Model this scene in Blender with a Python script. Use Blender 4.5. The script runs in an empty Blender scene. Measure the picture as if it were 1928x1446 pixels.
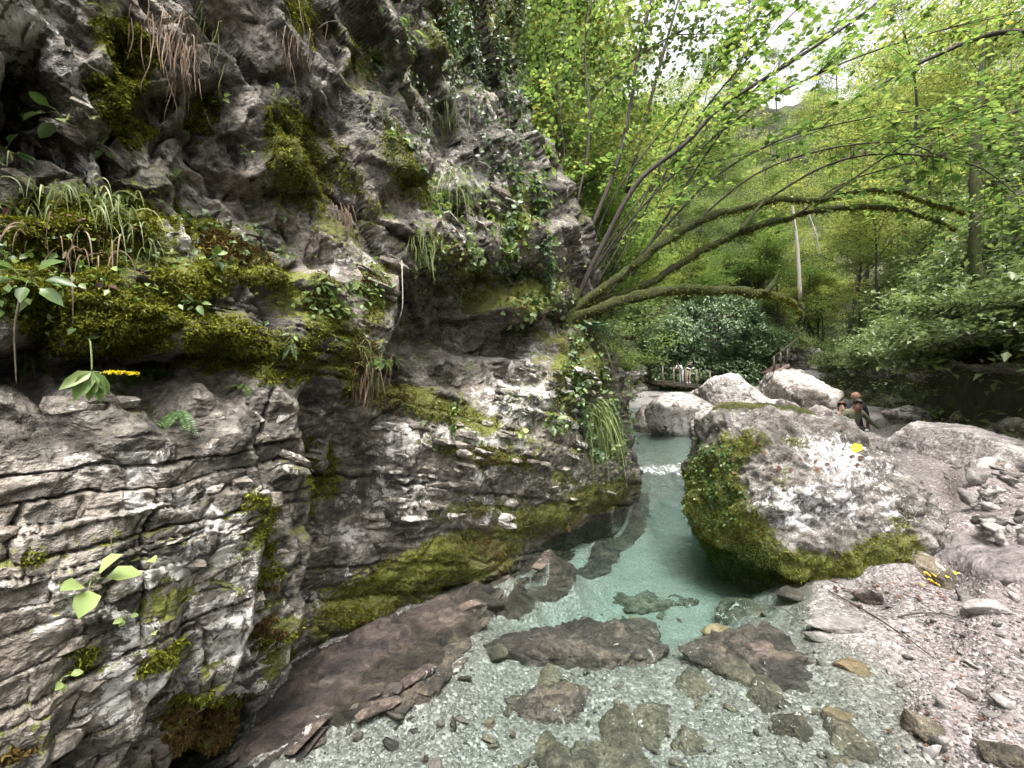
import bpy, math, random
import numpy as np
from mathutils import Vector, Matrix

# ------------------------------------------------------------------ camera, sky, sun, exposure
scene = bpy.context.scene
COL = scene.collection
rnd = random.Random(11)
R = np.random.RandomState(5)
CAMZ = 1.55
F = 781.0                      # focal length in pixels of the 1928 px wide photograph
cam_d = bpy.data.cameras.new('camera'); cam = bpy.data.objects.new('camera', cam_d); COL.objects.link(cam)
cam.location = (0, 0, CAMZ); cam.rotation_euler = (math.radians(90), 0, 0)
cam_d.sensor_width = 36.0; cam_d.lens = 36.0 * F / 1928.0
cam_d.clip_start = 0.05; cam_d.clip_end = 500
scene.camera = cam

SUN_EL, SUN_AZ = 70.0, 168.0    # azimuth clockwise from +Y (view direction) towards +X
w = bpy.data.worlds.new('World'); scene.world = w; w.use_nodes = True
nt = w.node_tree; nt.nodes.clear()
sky = nt.nodes.new('ShaderNodeTexSky'); sky.sky_type = 'NISHITA'; sky.sun_disc = False
sky.sun_elevation = math.radians(SUN_EL); sky.sun_rotation = math.radians(SUN_AZ)
sky.air_density = 1.0; sky.dust_density = 6.0; sky.ozone_density = 1.0
hs = nt.nodes.new('ShaderNodeHueSaturation'); hs.inputs['Saturation'].default_value = 0.12
bg = nt.nodes.new('ShaderNodeBackground'); bg.inputs['Strength'].default_value = 0.15
wo = nt.nodes.new('ShaderNodeOutputWorld')
nt.links.new(sky.outputs[0], hs.inputs['Color']); nt.links.new(hs.outputs[0], bg.inputs['Color']); nt.links.new(bg.outputs[0], wo.inputs[0])
sl = bpy.data.lights.new('sun', 'SUN'); sl.energy = 1.5; sl.angle = math.radians(20); sl.color = (1.0, 0.955, 0.88)
so = bpy.data.objects.new('sun', sl); COL.objects.link(so)
e_, a_ = math.radians(SUN_EL), math.radians(SUN_AZ)
sdir = Vector((math.cos(e_) * math.sin(a_), math.cos(e_) * math.cos(a_), math.sin(e_)))
so.rotation_euler = sdir.to_track_quat('Z', 'Y').to_euler(); so.location = (6, 2, 20)
vs = scene.view_settings
vs.view_transform = 'Standard'; vs.look = 'None'; vs.gamma = 1.0; vs.use_curve_mapping = False
vs.exposure = 1.85
scene.render.engine = 'CYCLES'
cy = scene.cycles
cy.max_bounces = 7; cy.diffuse_bounces = 4; cy.glossy_bounces = 3; cy.transmission_bounces = 5; cy.transparent_max_bounces = 12; cy.volume_bounces = 0
cy.use_adaptive_sampling = True; cy.adaptive_threshold = 0.04; cy.use_denoising = True; cy.sample_clamp_indirect = 6.0
try:
    cy.denoiser = 'OPENIMAGEDENOISE'; cy.denoising_input_passes = 'RGB_ALBEDO_NORMAL'; cy.denoising_prefilter = 'ACCURATE'
except Exception:
    pass

# ------------------------------------------------------------------ helpers
def P(px, py, Y):
    return np.array([(px - 964) / F * Y, Y, CAMZ + (723 - py) / F * Y])
def pix(v):
    Y = np.maximum(v[:, 1], 1e-3)
    return 964 + F * v[:, 0] / Y, 723 - F * (v[:, 2] - CAMZ) / Y

_pr = np.random.RandomState(77)
_perm = _pr.permutation(256).astype(np.int32); _perm = np.concatenate([_perm, _perm, _perm])
_grad = _pr.normal(size=(256, 3)).astype(np.float32); _grad /= np.linalg.norm(_grad, axis=1)[:, None]
def pn(p):
    """Perlin noise for an (N,3) array, about -1..1"""
    p = np.asarray(p, dtype=np.float32)
    fi = np.floor(p); f = p - fi; i = fi.astype(np.int32) & 255
    u = f * f * f * (f * (f * 6 - 15) + 10)
    out = np.zeros(len(p), np.float32)
    for dx in (0, 1):
        wx = u[:, 0] if dx else 1 - u[:, 0]
        hx = _perm[i[:, 0] + dx]
        for dy in (0, 1):
            wy = u[:, 1] if dy else 1 - u[:, 1]
            hy = _perm[hx + i[:, 1] + dy]
            for dz in (0, 1):
                wz = u[:, 2] if dz else 1 - u[:, 2]
                g = _grad[_perm[hy + i[:, 2] + dz]]
                out += wx * wy * wz * (g[:, 0] * (f[:, 0] - dx) + g[:, 1] * (f[:, 1] - dy) + g[:, 2] * (f[:, 2] - dz))
    return out * 1.5
def fbm(p, o=4, gain=0.5):
    p = np.asarray(p, dtype=np.float32); t = 0; a = 1.0
    for k in range(o):
        t = t + a * pn(p * (2.03 ** k) + 17.3 * k); a *= gain
    return t
def ridged(p, o=4, gain=0.5):
    t = 0; a = 1.0
    for k in range(o):
        t = t + a * (1 - 2 * np.abs(pn(p * (2.03 ** k) + 9.1 * k))); a *= gain
    return t
def hsh(a, b=0):
    x = np.sin(np.asarray(a, dtype=np.float64) * 127.1 + np.asarray(b, dtype=np.float64) * 311.7 + 3.17) * 43758.5453
    return (x - np.floor(x))
def sst(e0, e1, x):
    t = np.clip((x - e0) / (e1 - e0), 0, 1); return t * t * (3 - 2 * t)

def mk_mesh(name, v, f, mats=None, smooth=True, attrs=None, mat_idx=None):
    v = np.ascontiguousarray(v, dtype=np.float32); f = np.ascontiguousarray(f, dtype=np.int32)
    me = bpy.data.meshes.new(name)
    me.vertices.add(len(v)); me.vertices.foreach_set('co', v.ravel())
    k = f.shape[1]
    me.loops.add(f.size); me.loops.foreach_set('vertex_index', f.ravel())
    me.polygons.add(len(f)); me.polygons.foreach_set('loop_start', np.arange(0, f.size, k, dtype=np.int32))
    if smooth: me.polygons.foreach_set('use_smooth', np.ones(len(f), dtype=bool))
    if mat_idx is not None: me.polygons.foreach_set('material_index', np.asarray(mat_idx, dtype=np.int32))
    me.update(calc_edges=True)
    for m in (mats if isinstance(mats, (list, tuple)) else [mats]):
        if m is not None: me.materials.append(m)
    for n_, a in (attrs or {}).items():
        at = me.attributes.new(n_, 'FLOAT', 'POINT'); at.data.foreach_set('value', np.ascontiguousarray(a, dtype=np.float32))
    return me
def add(name, me, parent=None, loc=None):
    o = bpy.data.objects.new(name, me); COL.objects.link(o)
    if parent is not None: o.parent = parent
    if loc is not None: o.location = loc
    return o
def tag(o, label=None, cat=None, group=None, kind=None):
    if label: o['label'] = label
    if cat: o['category'] = cat
    if group: o['group'] = group
    if kind: o['kind'] = kind
    return o
def empty(name, loc=(0, 0, 0), rz=0.0, s=1.0):
    o = bpy.data.objects.new(name, None); COL.objects.link(o); o.location = loc; o.rotation_euler = (0, 0, rz); o.scale = (s, s, s)
    o.empty_display_size = 0.1
    return o
def copy_tree(o, parent=None):
    c = o.copy(); COL.objects.link(c); c.parent = parent
    for ch in list(o.children): copy_tree(ch, c)
    return c

class Buf:
    """collects triangles"""
    def __init__(s): s.v = []; s.f = []; s.n = 0; s.r = []
    def add(s, v, f, r=None):
        v = np.asarray(v, dtype=np.float32); f = np.asarray(f, dtype=np.int32)
        if f.shape[1] == 4: f = np.concatenate([f[:, [0, 1, 2]], f[:, [0, 2, 3]]])
        s.v.append(v); s.f.append(f + s.n); s.n += len(v)
        s.r.append(np.zeros(len(v), np.float32) if r is None else np.broadcast_to(np.asarray(r, dtype=np.float32), (len(v),)))
    def mesh(s, name, mat, smooth=True):
        return mk_mesh(name, np.concatenate(s.v), np.concatenate(s.f), mat, smooth, {'rnd': np.concatenate(s.r)})
def norm(a):
    a = np.asarray(a, dtype=np.float64); return a / np.maximum(np.linalg.norm(a, axis=-1, keepdims=True), 1e-9)
def spline(pts, n=8):
    p = np.asarray(pts, dtype=np.float64)
    if len(p) < 3:
        t = np.linspace(0, 1, n + 1)[:, None]; return p[0] * (1 - t) + p[-1] * t
    q = np.vstack([2 * p[0] - p[1], p, 2 * p[-1] - p[-2]]); out = []
    for i in range(1, len(q) - 2):
        t = np.linspace(0, 1, n, endpoint=False)[:, None]
        a, b, c, d = q[i - 1], q[i], q[i + 1], q[i + 2]
        out.append(0.5 * ((2 * b) + (-a + c) * t + (2 * a - 5 * b + 4 * c - d) * t ** 2 + (-a + 3 * b - 3 * c + d) * t ** 3))
    out.append(q[-2][None]); return np.vstack(out)
def tube(pts, rad, k=6, rough=0.0, seed=0.0):
    p = np.asarray(pts, dtype=np.float64); n = len(p)
    rad = np.interp(np.linspace(0, 1, n), np.linspace(0, 1, len(np.atleast_1d(rad))), np.atleast_1d(rad))
    t = norm(np.gradient(p, axis=0))
    up = np.array([0.13, 0.21, 0.97]); b = np.cross(t, up); bad = np.linalg.norm(b, axis=1) < 0.25
    b[bad] = np.cross(t[bad], np.array([1.0, 0.1, 0])); b = norm(b); c = np.cross(b, t)
    an = np.linspace(0, 2 * math.pi, k, endpoint=False)
    ring = (b[:, None, :] * np.cos(an)[None, :, None] + c[:, None, :] * np.sin(an)[None, :, None])
    rr = np.repeat(rad[:, None], k, 1)
    v = p[:, None, :] + ring * rr[..., None]
    if rough > 0:
        rr = rr * (1 + rough * fbm(v.reshape(-1, 3) * (1.2 / max(rad.mean(), 1e-3)) * 0.4 + seed, 3).reshape(n, k))
        v = p[:, None, :] + ring * rr[..., None]
    v = v.reshape(-1, 3)
    i = np.arange(n - 1)[:, None] * k; j = np.arange(k)[None, :]; j2 = (j + 1) % k
    f = np.stack([i + j, i + j2, i + k + j2, i + k + j], -1).reshape(-1, 4)
    v = np.vstack([v, p[0], p[-1]]); e0 = n * k
    caps = np.array([[e0, (q + 1) % k, q, q] for q in range(k)] + [[e0 + 1, (n - 1) * k + q, (n - 1) * k + (q + 1) % k, (n - 1) * k + (q + 1) % k] for q in range(k)])
    f3 = np.vstack([f[:, [0, 1, 2]], f[:, [0, 2, 3]], caps[:, :3]])
    return v, f3
def leaves(buf, p, d, nrm, size, wid=0.6, simple=False, r=None, droop=0.15, fold=0.12):
    """leaf blades: base p, direction d, face normal nrm"""
    p = np.asarray(p, dtype=np.float64); N = len(p)
    if N == 0: return
    d = norm(d); side = norm(np.cross(d, nrm)); n2 = np.cross(side, d)
    s = np.broadcast_to(np.asarray(size, dtype=np.float64), (N,))[:, None]
    wd = np.broadcast_to(np.asarray(wid, dtype=np.float64), (N,))[:, None] * s * 0.5
    r = R.rand(N) if r is None else np.broadcast_to(r, (N,))
    if simple:
        v = np.stack([p, p + d * s * 0.45 - side * wd + n2 * s * fold, p + d * s * 0.45 + side * wd + n2 * s * fold, p + d * s - n2 * s * droop], 1)
        fc = np.array([[0, 2, 3], [0, 3, 1]]); k = 4
    else:
        v = np.stack([p, p + d * s * 0.3 - side * wd * 0.92 + n2 * s * fold, p + d * s * 0.3 + side * wd * 0.92 + n2 * s * fold, p + d * s * 0.3 - n2 * s * 0.0,
                      p + d * s * 0.68 - side * wd * 0.78 + n2 * s * (fold - droop * 0.4), p + d * s * 0.68 + side * wd * 0.78 + n2 * s * (fold - droop * 0.4), p + d * s * 0.7 - n2 * s * droop * 0.5, p + d * s - n2 * s * droop], 1)
        fc = np.array([[0, 3, 1], [0, 2, 3], [1, 3, 6], [1, 6, 4], [3, 2, 5], [3, 5, 6], [4, 6, 7], [6, 5, 7]]); k = 8
    f = (fc[None] + (np.arange(N) * k)[:, None, None]).reshape(-1, 3)
    buf.add(v.reshape(-1, 3), f, np.repeat(r, k))
def ribbon(buf, pts, wid, r=0.5, nrm=(0, 0, 1)):
    p = np.asarray(pts, dtype=np.float64); n = len(p); t = norm(np.gradient(p, axis=0)); s = norm(np.cross(t, np.asarray(nrm, dtype=np.float64)))
    wv = np.interp(np.linspace(0, 1, n), np.linspace(0, 1, len(np.atleast_1d(wid))), np.atleast_1d(wid))[:, None]
    v = np.vstack([p - s * wv, p + s * wv]); i = np.arange(n - 1)
    buf.add(v, np.stack([i, i + 1, n + i + 1, n + i], 1), r)

# ------------------------------------------------------------------ materials
class M:
    def __init__(s, name):
        s.m = bpy.data.materials.new(name); s.m.use_nodes = True; s.nt = s.m.node_tree; s.nt.nodes.clear()
        s.out = s.nt.nodes.new('ShaderNodeOutputMaterial')
    def n(s, typ, props=None, **ins):
        nd = s.nt.nodes.new('ShaderNode' + typ)
        for k, v in (props or {}).items(): setattr(nd, k, v)
        for k, v in ins.items():
            key = int(k[1:]) if k[0] == 'i' and k[1:].isdigit() else k.replace('_', ' ')
            sock = nd.inputs[key]
            if hasattr(v, 'links') or isinstance(v, bpy.types.NodeSocket): s.nt.links.new(v, sock)
            else: sock.default_value = v
        return nd
    def pos(s, sc=(1, 1, 1)):
        g = s.n('NewGeometry')
        return s.n('VectorMath', {'operation': 'MULTIPLY'}, i0=g.outputs['Position'], i1=sc).outputs[0]
    def noise(s, vec, scale, detail=5, rough=0.55, dist=0.0):
        return s.n('TexNoise', None, Vector=vec, Scale=scale, Detail=detail, Roughness=rough, Distortion=dist).outputs['Fac']
    def ramp(s, fac, stops):
        nd = s.n('ValToRGB', None, Fac=fac); cr = nd.color_ramp
        while len(cr.elements) < len(stops): cr.elements.new(0.5)
        for e, (p, c) in zip(cr.elements, stops): e.position = p; e.color = (c[0], c[1], c[2], 1) if not np.isscalar(c) else (c, c, c, 1)
        return nd.outputs[0]
    def mix(s, fac, a, b, blend='MIX'):
        nd = s.n('MixRGB', {'blend_type': blend}, Fac=fac)
        for k, v in (('Color1', a), ('Color2', b)):
            if isinstance(v, bpy.types.NodeSocket): s.nt.links.new(v, nd.inputs[k])
            else: nd.inputs[k].default_value = (v[0], v[1], v[2], 1)
        return nd.outputs[0]
    def math(s, op, a, b=0.0, c=0.0, clamp=False):
        return s.n('Math', {'operation': op, 'use_clamp': clamp}, i0=a, i1=b, i2=c).outputs[0]
    def attr(s, name): return s.n('Attribute', {'attribute_name': name}).outputs['Fac']
    def step(s, x, a, b):
        return s.n('MapRange', {'interpolation_type': 'SMOOTHSTEP'}, Value=x, From_Min=a, From_Max=b).outputs[0]
    def bump(s, h, strength=0.5, dist=0.02, prev=None):
        nd = s.n('Bump', None, Height=h, Strength=strength, Distance=dist)
        if prev is not None: s.nt.links.new(prev, nd.inputs['Normal'])
        return nd.outputs[0]
    def principled(s, **kw):
        nd = s.n('BsdfPrincipled', None, **kw); s.nt.links.new(nd.outputs[0], s.out.inputs[0]); return s.m
    def surf(s, sock): s.nt.links.new(sock, s.out.inputs[0]); return s.m

def c3(*a): return tuple(a) + (1,)
def rock_mat(name, dark, mid, light, lich=0.5, moss_up=0.25, moss_base=-0.2, stretch=(1, 1, 2.2), sc=1.0, use_attr=True, lichc=(0.55, 0.53, 0.5), bumps=1.0, wet=False, algae=0.75):
    m = M(name); p = m.pos(); ps = m.pos(stretch)
    n1 = m.noise(ps, 1.7 * sc, 4, 0.62, 0.4); n2 = m.noise(ps, 7 * sc, 5, 0.68); n3 = m.noise(p, 34 * sc, 4, 0.7)
    tone = m.math('ADD', m.math('MULTIPLY', n1, 0.55), m.math('MULTIPLY', n2, 0.45))
    base = m.ramp(tone, [(0.38, dark), (0.5, mid), (0.61, light)])
    base = m.mix(0.7, base, m.ramp(n3, [(0.34, 0.1), (0.5, 0.5), (0.66, 0.95)]), 'OVERLAY')
    rust = m.step(n1, 0.52, 0.7)
    base = m.mix(m.math('MULTIPLY', rust, 0.45), base, (0.12, 0.075, 0.045))
    # pale lichen crust: sharp edged patches
    ln = m.noise(p, 9 * sc, 7, 0.72, 0.6)
    lz = m.noise(p, 1.1 * sc, 1, 0.5)
    la = m.attr('lichen') if use_attr else 0.5
    lm = m.step(m.math('ADD', m.math('ADD', ln, m.math('MULTIPLY', m.math('SUBTRACT', lz, 0.5), 0.5)), m.math('MULTIPLY', m.math('SUBTRACT', la, 0.5), 0.35)), 0.60 - 0.1 * lich, 0.645 - 0.1 * lich)
    lcol = m.mix(m.step(n3, 0.3, 0.6), tuple(x * 0.6 for x in lichc), lichc)
    base = m.mix(m.math('MULTIPLY', lm, 0.92), base, lcol)
    # black algae films
    bm = m.step(m.noise(m.pos((2.4, 2.4, 0.45)), 2.3 * sc, 5, 0.65), 0.53, 0.68)
    base = m.mix(m.math('MULTIPLY', bm, algae), base, (0.022, 0.021, 0.018))
    g = m.n('NewGeometry'); nz = m.n('SeparateXYZ', None, Vector=g.outputs['Normal']).outputs[2]
    ma = m.attr('moss') if use_attr else 0.0
    mn = m.noise(p, 6 * sc, 5, 0.7); mf = m.noise(p, 42 * sc, 3, 0.75)
    mm = m.math('ADD', m.math('ADD', ma, m.math('MULTIPLY', nz, moss_up)), m.math('ADD', m.math('MULTIPLY', m.math('SUBTRACT', mn, 0.5), 2.0), m.math('MULTIPLY', m.math('SUBTRACT', mf, 0.5), 1.0)))
    mm = m.step(m.math('ADD', mm, moss_base), 0.30, 0.52)
    mcol = m.ramp(m.math('ADD', m.math('MULTIPLY', mf, 0.6), m.math('MULTIPLY', lz, 0.4)), [(0.33, (0.018, 0.02, 0.005)), (0.47, (0.06, 0.068, 0.011)), (0.58, (0.125, 0.138, 0.02)), (0.7, (0.23, 0.245, 0.04))])
    mb = m.step(m.noise(p, 1.9, 2), 0.5, 0.7)
    mcol = m.mix(m.math('MULTIPLY', mb, 0.5), mcol, (0.06, 0.042, 0.014))
    col = m.mix(mm, base, mcol)
    h = m.math('ADD', m.math('MULTIPLY', n2, 1.0), m.math('MULTIPLY', n3, 0.5))
    h = m.math('ADD', h, m.math('MULTIPLY', mf, 0.3))
    nb = m.bump(h, 0.85, 0.04 * bumps / sc)
    if wet:
        wa = m.attr('wet')
        col = m.mix(m.math('MULTIPLY', wa, 0.6), col, m.mix(1.0, col, (0.35, 0.3, 0.28), 'MULTIPLY'))
        rough = m.n('MapRange', None, Value=wa, From_Min=0.0, From_Max=1.0, To_Min=0.85, To_Max=0.28).outputs[0]
    else: rough = 0.88
    return m.principled(Base_Color=col, Roughness=rough, Normal=nb)

def leaf_mat(name, stops, trans=0.45, rough=0.45, spec=0.35, hue=0.06):
    m = M(name); r = m.attr('rnd')
    v = m.noise(m.pos(), 0.9, 3)
    f = m.math('ADD', m.math('MULTIPLY', r, 0.92), m.math('MULTIPLY', m.math('SUBTRACT', v, 0.5), 0.6), clamp=True)
    c = m.ramp(f, stops)
    b = m.n('BsdfPrincipled', None, Base_Color=c, Roughness=rough)
    b.inputs['Specular IOR Level'].default_value = spec
    t = m.n('BsdfTranslucent', None, Color=m.mix(0.5, c, m.mix(1.0, c, (1.4, 1.28, 0.75), 'MULTIPLY')))
    return m.surf(m.n('MixShader', None, Fac=trans, i1=b.outputs[0], i2=t.outputs[0]).outputs[0])
def plain_mat(name, col, rough=0.7, var=0.25, scale=12.0, bump=0.2):
    m = M(name); n = m.noise(m.pos(), scale, 6, 0.6)
    c = m.mix(n, tuple(x * (1 - var) for x in col), tuple(min(1, x * (1 + var)) for x in col))
    return m.principled(Base_Color=c, Roughness=rough, Normal=m.bump(n, bump, 0.01))

CLIFF = rock_mat('limestone_cliff', (0.022, 0.019, 0.014), (0.12, 0.107, 0.09), (0.31, 0.285, 0.25), lich=0.8, moss_base=0.06, wet=True)
BLOCK = rock_mat('limestone_block', (0.06, 0.05, 0.039), (0.17, 0.147, 0.12), (0.33, 0.3, 0.262), lich=0.55, moss_up=0.15, moss_base=-0.15, use_attr=False, sc=1.3, algae=0.6)
BOULD = rock_mat('limestone_boulder', (0.035, 0.03, 0.025), (0.12, 0.108, 0.095), (0.27, 0.255, 0.24), lich=0.9, moss_up=0.0, moss_base=0.0, stretch=(1, 1, 1), sc=1.7, lichc=(0.5, 0.495, 0.495), bumps=1.3, algae=0.35)
FARB = rock_mat('far_boulder_stone', (0.06, 0.05, 0.043), (0.19, 0.163, 0.145), (0.36, 0.32, 0.298), lich=0.75, lichc=(0.52, 0.49, 0.47), moss_up=0.05, moss_base=-0.08, stretch=(1, 1, 1), sc=0.6, bumps=0.8, algae=0.4)
DARKW = rock_mat('dark_wet_wall', (0.03, 0.029, 0.023), (0.12, 0.112, 0.092), (0.28, 0.262, 0.23), lich=0.2, moss_up=0.2, moss_base=-0.1, use_attr=False, sc=0.7, algae=0.5)
def stone_mat(name, dark, mid, light, rough=0.6):
    m = M(name); g = m.n('ObjectInfo'); p = m.pos()
    n = m.noise(p, 9, 8, 0.65); nn = m.noise(p, 45, 5, 0.6)
    c = m.ramp(m.math('ADD', m.math('MULTIPLY', n, 0.7), m.math('MULTIPLY', g.outputs['Random'], 0.3)), [(0.38, dark), (0.52, mid), (0.68, light)])
    c = m.mix(0.6, c, m.ramp(nn, [(0.3, 0.25), (0.7, 0.8)]), 'OVERLAY')
    return m.principled(Base_Color=c, Roughness=rough, Normal=m.bump(m.math('ADD', n, m.math('MULTIPLY', nn, 0.3)), 0.7, 0.03))
STONE_D = stone_mat('submerged_stone', (0.02, 0.017, 0.012), (0.06, 0.052, 0.037), (0.15, 0.13, 0.095))
STONE_P = stone_mat('purple_slab', (0.018, 0.013, 0.012), (0.055, 0.041, 0.037), (0.14, 0.11, 0.095))
STONE_L = stone_mat('pale_cobble', (0.07, 0.063, 0.058), (0.16, 0.147, 0.138), (0.29, 0.27, 0.26), 0.85)
STONE_B = stone_mat('brown_stone', (0.1, 0.07, 0.035), (0.2, 0.14, 0.075), (0.3, 0.22, 0.13))

def ground_mat():
    m = M('river_gravel'); p = m.pos()
    bed = m.attr('bedrock'); pink = m.attr('pink'); sand = m.attr('sand')
    wp = m.n('VectorMath', {'operation': 'ADD'}, i0=p, i1=m.n('VectorMath', {'operation': 'SCALE'}, i0=m.n('TexNoise', None, Vector=p, Scale=30.0, Detail=2.0).outputs['Color'], Scale=0.015).outputs[0]).outputs[0]
    cols = None; hh = None
    for sc, wgt in ((46, 1.0), (95, 0.5)):
        v = m.n('TexVoronoi', None, Vector=wp, Scale=float(sc)); 
        rr = m.n('SeparateColor', None, Color=v.outputs['Color']).outputs[0]
        c = m.ramp(rr, [(0.0, (0.035, 0.033, 0.03)), (0.25, (0.08, 0.075, 0.07)), (0.6, (0.155, 0.147, 0.14)), (0.85, (0.25, 0.24, 0.232)), (1.0, (0.46, 0.45, 0.44))])
        d = m.math('SUBTRACT', 1.0, m.math('MULTIPLY', v.outputs['Distance'], 1.25))
        if cols is None: cols, hh = c, d; sel = m.step(rr, 0.45, 0.5)
        else: cols = m.mix(sel, c, cols); hh = m.mix(sel, m.math('MULTIPLY', d, 0.5), hh)
    patch = m.noise(p, 1.6, 4, 0.5)
    cols = m.mix(0.35, cols, m.ramp(patch, [(0.35, (0.085, 0.08, 0.075)), (0.65, (0.21, 0.2, 0.19))]), 'MULTIPLY' if False else 'MIX')
    cols = m.mix(m.math('MULTIPLY', sand, 0.75), cols, m.ramp(m.noise(p, 60, 3, 0.6), [(0.3, (0.13, 0.127, 0.118)), (0.7, (0.36, 0.35, 0.335))]))
    cols = m.mix(m.math('MULTIPLY', pink, 0.75), cols, m.mix(1.0, cols, (1.0, 0.84, 0.86), 'MULTIPLY'))
    ps = m.n('VectorMath', {'operation': 'ADD'}, i0=m.n('Mapping', None, Vector=p, Rotation=(0, 0, math.radians(-56)), Scale=(1.0, 4.0, 4.0)).outputs[0], i1=(3, 1, 0)).outputs[0]
    rn = m.noise(ps, 3.2, 9, 0.68); rf = m.noise(p, 24, 8, 0.65)
    rock = m.ramp(m.math('ADD', m.math('MULTIPLY', rn, 0.75), m.math('MULTIPLY', rf, 0.25)), [(0.38, (0.018, 0.015, 0.015)), (0.47, (0.06, 0.047, 0.043)), (0.54, (0.11, 0.083, 0.068)), (0.61, (0.17, 0.138, 0.12)), (0.69, (0.29, 0.255, 0.24))])
    rockp = m.ramp(m.math('ADD', m.math('MULTIPLY', rn, 0.6), m.math('MULTIPLY', rf, 0.4)), [(0.36, (0.07, 0.058, 0.058)), (0.47, (0.21, 0.178, 0.175)), (0.57, (0.32, 0.28, 0.278)), (0.68, (0.46, 0.42, 0.415))])
    rock = m.mix(m.step(pink, 0.3, 0.6), rock, rockp)
    bm = m.step(m.math('ADD', bed, m.math('MULTIPLY', m.math('SUBTRACT', m.noise(p, 7, 7, 0.7), 0.5), 0.9)), 0.42, 0.55)
    col = m.mix(bm, cols, rock)
    wz = m.n('SeparateXYZ', None, Vector=p).outputs[2]
    wetm = m.math('MULTIPLY', m.math('SUBTRACT', 1.0, m.step(m.math('ADD', wz, m.math('MULTIPLY', m.math('SUBTRACT', patch, 0.5), 0.06)), 0.005, 0.035)), 0.85)
    col = m.mix(wetm, col, m.mix(1.0, col, (0.88, 0.87, 0.82), 'MULTIPLY'))
    nb = m.bump(hh, 0.8, 0.012)
    nb2 = m.bump(m.math('ADD', rn, m.math('MULTIPLY', rf, 0.5)), 1.0, 0.09)
    nmix = m.n('Mix', {'data_type': 'VECTOR'}, i0=bm, i4=nb, i5=nb2).outputs[1]
    return m.principled(Base_Color=col, Roughness=m.n('MapRange', None, Value=wetm, To_Min=0.8, To_Max=0.4).outputs[0], Normal=nmix)
GROUND = ground_mat()
PEB = M('pebbles')
_r = PEB.attr('rnd')
PEB_M = PEB.principled(Base_Color=PEB.ramp(_r, [(0.0, (0.035, 0.032, 0.03)), (0.3, (0.09, 0.084, 0.08)), (0.65, (0.17, 0.16, 0.153)), (0.9, (0.3, 0.287, 0.28)), (1.0, (0.5, 0.48, 0.47))]), Roughness=0.7, Normal=PEB.bump(PEB.noise(PEB.pos(), 90, 4), 0.4, 0.004))
def hill_mat():
    m = M('hill_soil'); p = m.pos(); n = m.noise(p, 0.6, 9, 0.7); n2 = m.noise(p, 5, 6, 0.7)
    c = m.ramp(m.math('ADD', m.math('MULTIPLY', n, 0.5), m.math('MULTIPLY', n2, 0.5)), [(0.38, (0.012, 0.013, 0.008)), (0.5, (0.035, 0.04, 0.018)), (0.6, (0.07, 0.065, 0.04)), (0.72, (0.2, 0.19, 0.16))])
    return m.principled(Base_Color=c, Roughness=0.95, Normal=m.bump(n2, 0.8, 0.2))
HILL = hill_mat()
def water_mat():
    m = M('stream_water'); p = m.pos(); fo = m.attr('foam'); rp = m.attr('ripple')
    n1 = m.noise(m.pos((1.0, 1.0, 1.0)), 5.0, 5, 0.6, 0.6); n2 = m.noise(m.pos((1, 1.4, 1)), 22.0, 4, 0.6, 0.8)
    h = m.math('ADD', m.math('MULTIPLY', n1, 0.9), m.math('MULTIPLY', n2, 0.28))
    nb = m.n('Bump', None, Height=h, Strength=m.math('MULTIPLY', rp, 1.0), Distance=0.05).outputs[0]
    fr = m.n('Fresnel', None, IOR=1.33, Normal=nb).outputs[0]
    tr = m.n('BsdfTransparent', None, Color=c3(0.93, 0.975, 0.955))
    gl = m.n('BsdfGlossy', None, Color=c3(1, 1, 1), Roughness=0.03, Normal=nb)
    mixs = m.n('MixShader', None, Fac=fr, i1=tr.outputs[0], i2=gl.outputs[0])
    fm = m.step(m.math('ADD', fo, m.math('MULTIPLY', m.math('SUBTRACT', m.noise(m.pos((1, 0.45, 1)), 15, 7, 0.7, 0.7), 0.5), 1.9)), 0.5, 0.72)
    df = m.n('BsdfDiffuse', None, Color=c3(0.8, 0.82, 0.84))
    s = m.n('MixShader', None, Fac=m.math('MULTIPLY', fm, 0.75), i1=mixs.outputs[0], i2=df.outputs[0])
    ab = m.n('VolumeAbsorption', None, Color=c3(0.36, 0.79, 0.76), Density=0.6)
    m.nt.links.new(ab.outputs[0], m.out.inputs['Volume'])
    return m.surf(s.outputs[0])
WATER = water_mat()

MOSS = leaf_mat('moss_fronds', [(0.0, (0.03, 0.033, 0.006)), (0.35, (0.095, 0.105, 0.014)), (0.7, (0.2, 0.215, 0.028)), (1.0, (0.38, 0.39, 0.055))], 0.35, 0.8, 0.1)
MOSSB = leaf_mat('brown_moss', [(0.0, (0.03, 0.018, 0.006)), (0.5, (0.1, 0.065, 0.02)), (1.0, (0.2, 0.15, 0.05))], 0.2, 0.9, 0.1)
LEAF_B = leaf_mat('bright_hazel_leaf', [(0.0, (0.055, 0.115, 0.03)), (0.4, (0.125, 0.21, 0.052)), (0.8, (0.21, 0.3, 0.085)), (0.985, (0.33, 0.38, 0.11)), (1.0, (0.42, 0.28, 0.05))], 0.6)
LEAF_Y = leaf_mat('yellowing_beech_leaf', [(0.0, (0.09, 0.14, 0.04)), (0.4, (0.2, 0.26, 0.075)), (0.75, (0.33, 0.37, 0.115)), (1.0, (0.5, 0.44, 0.15))], 0.6)
LEAF_G = leaf_mat('green_tree_leaf', [(0.0, (0.05, 0.09, 0.03)), (0.5, (0.13, 0.19, 0.06)), (0.85, (0.24, 0.3, 0.1)), (1.0, (0.34, 0.37, 0.13))], 0.5)
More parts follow.
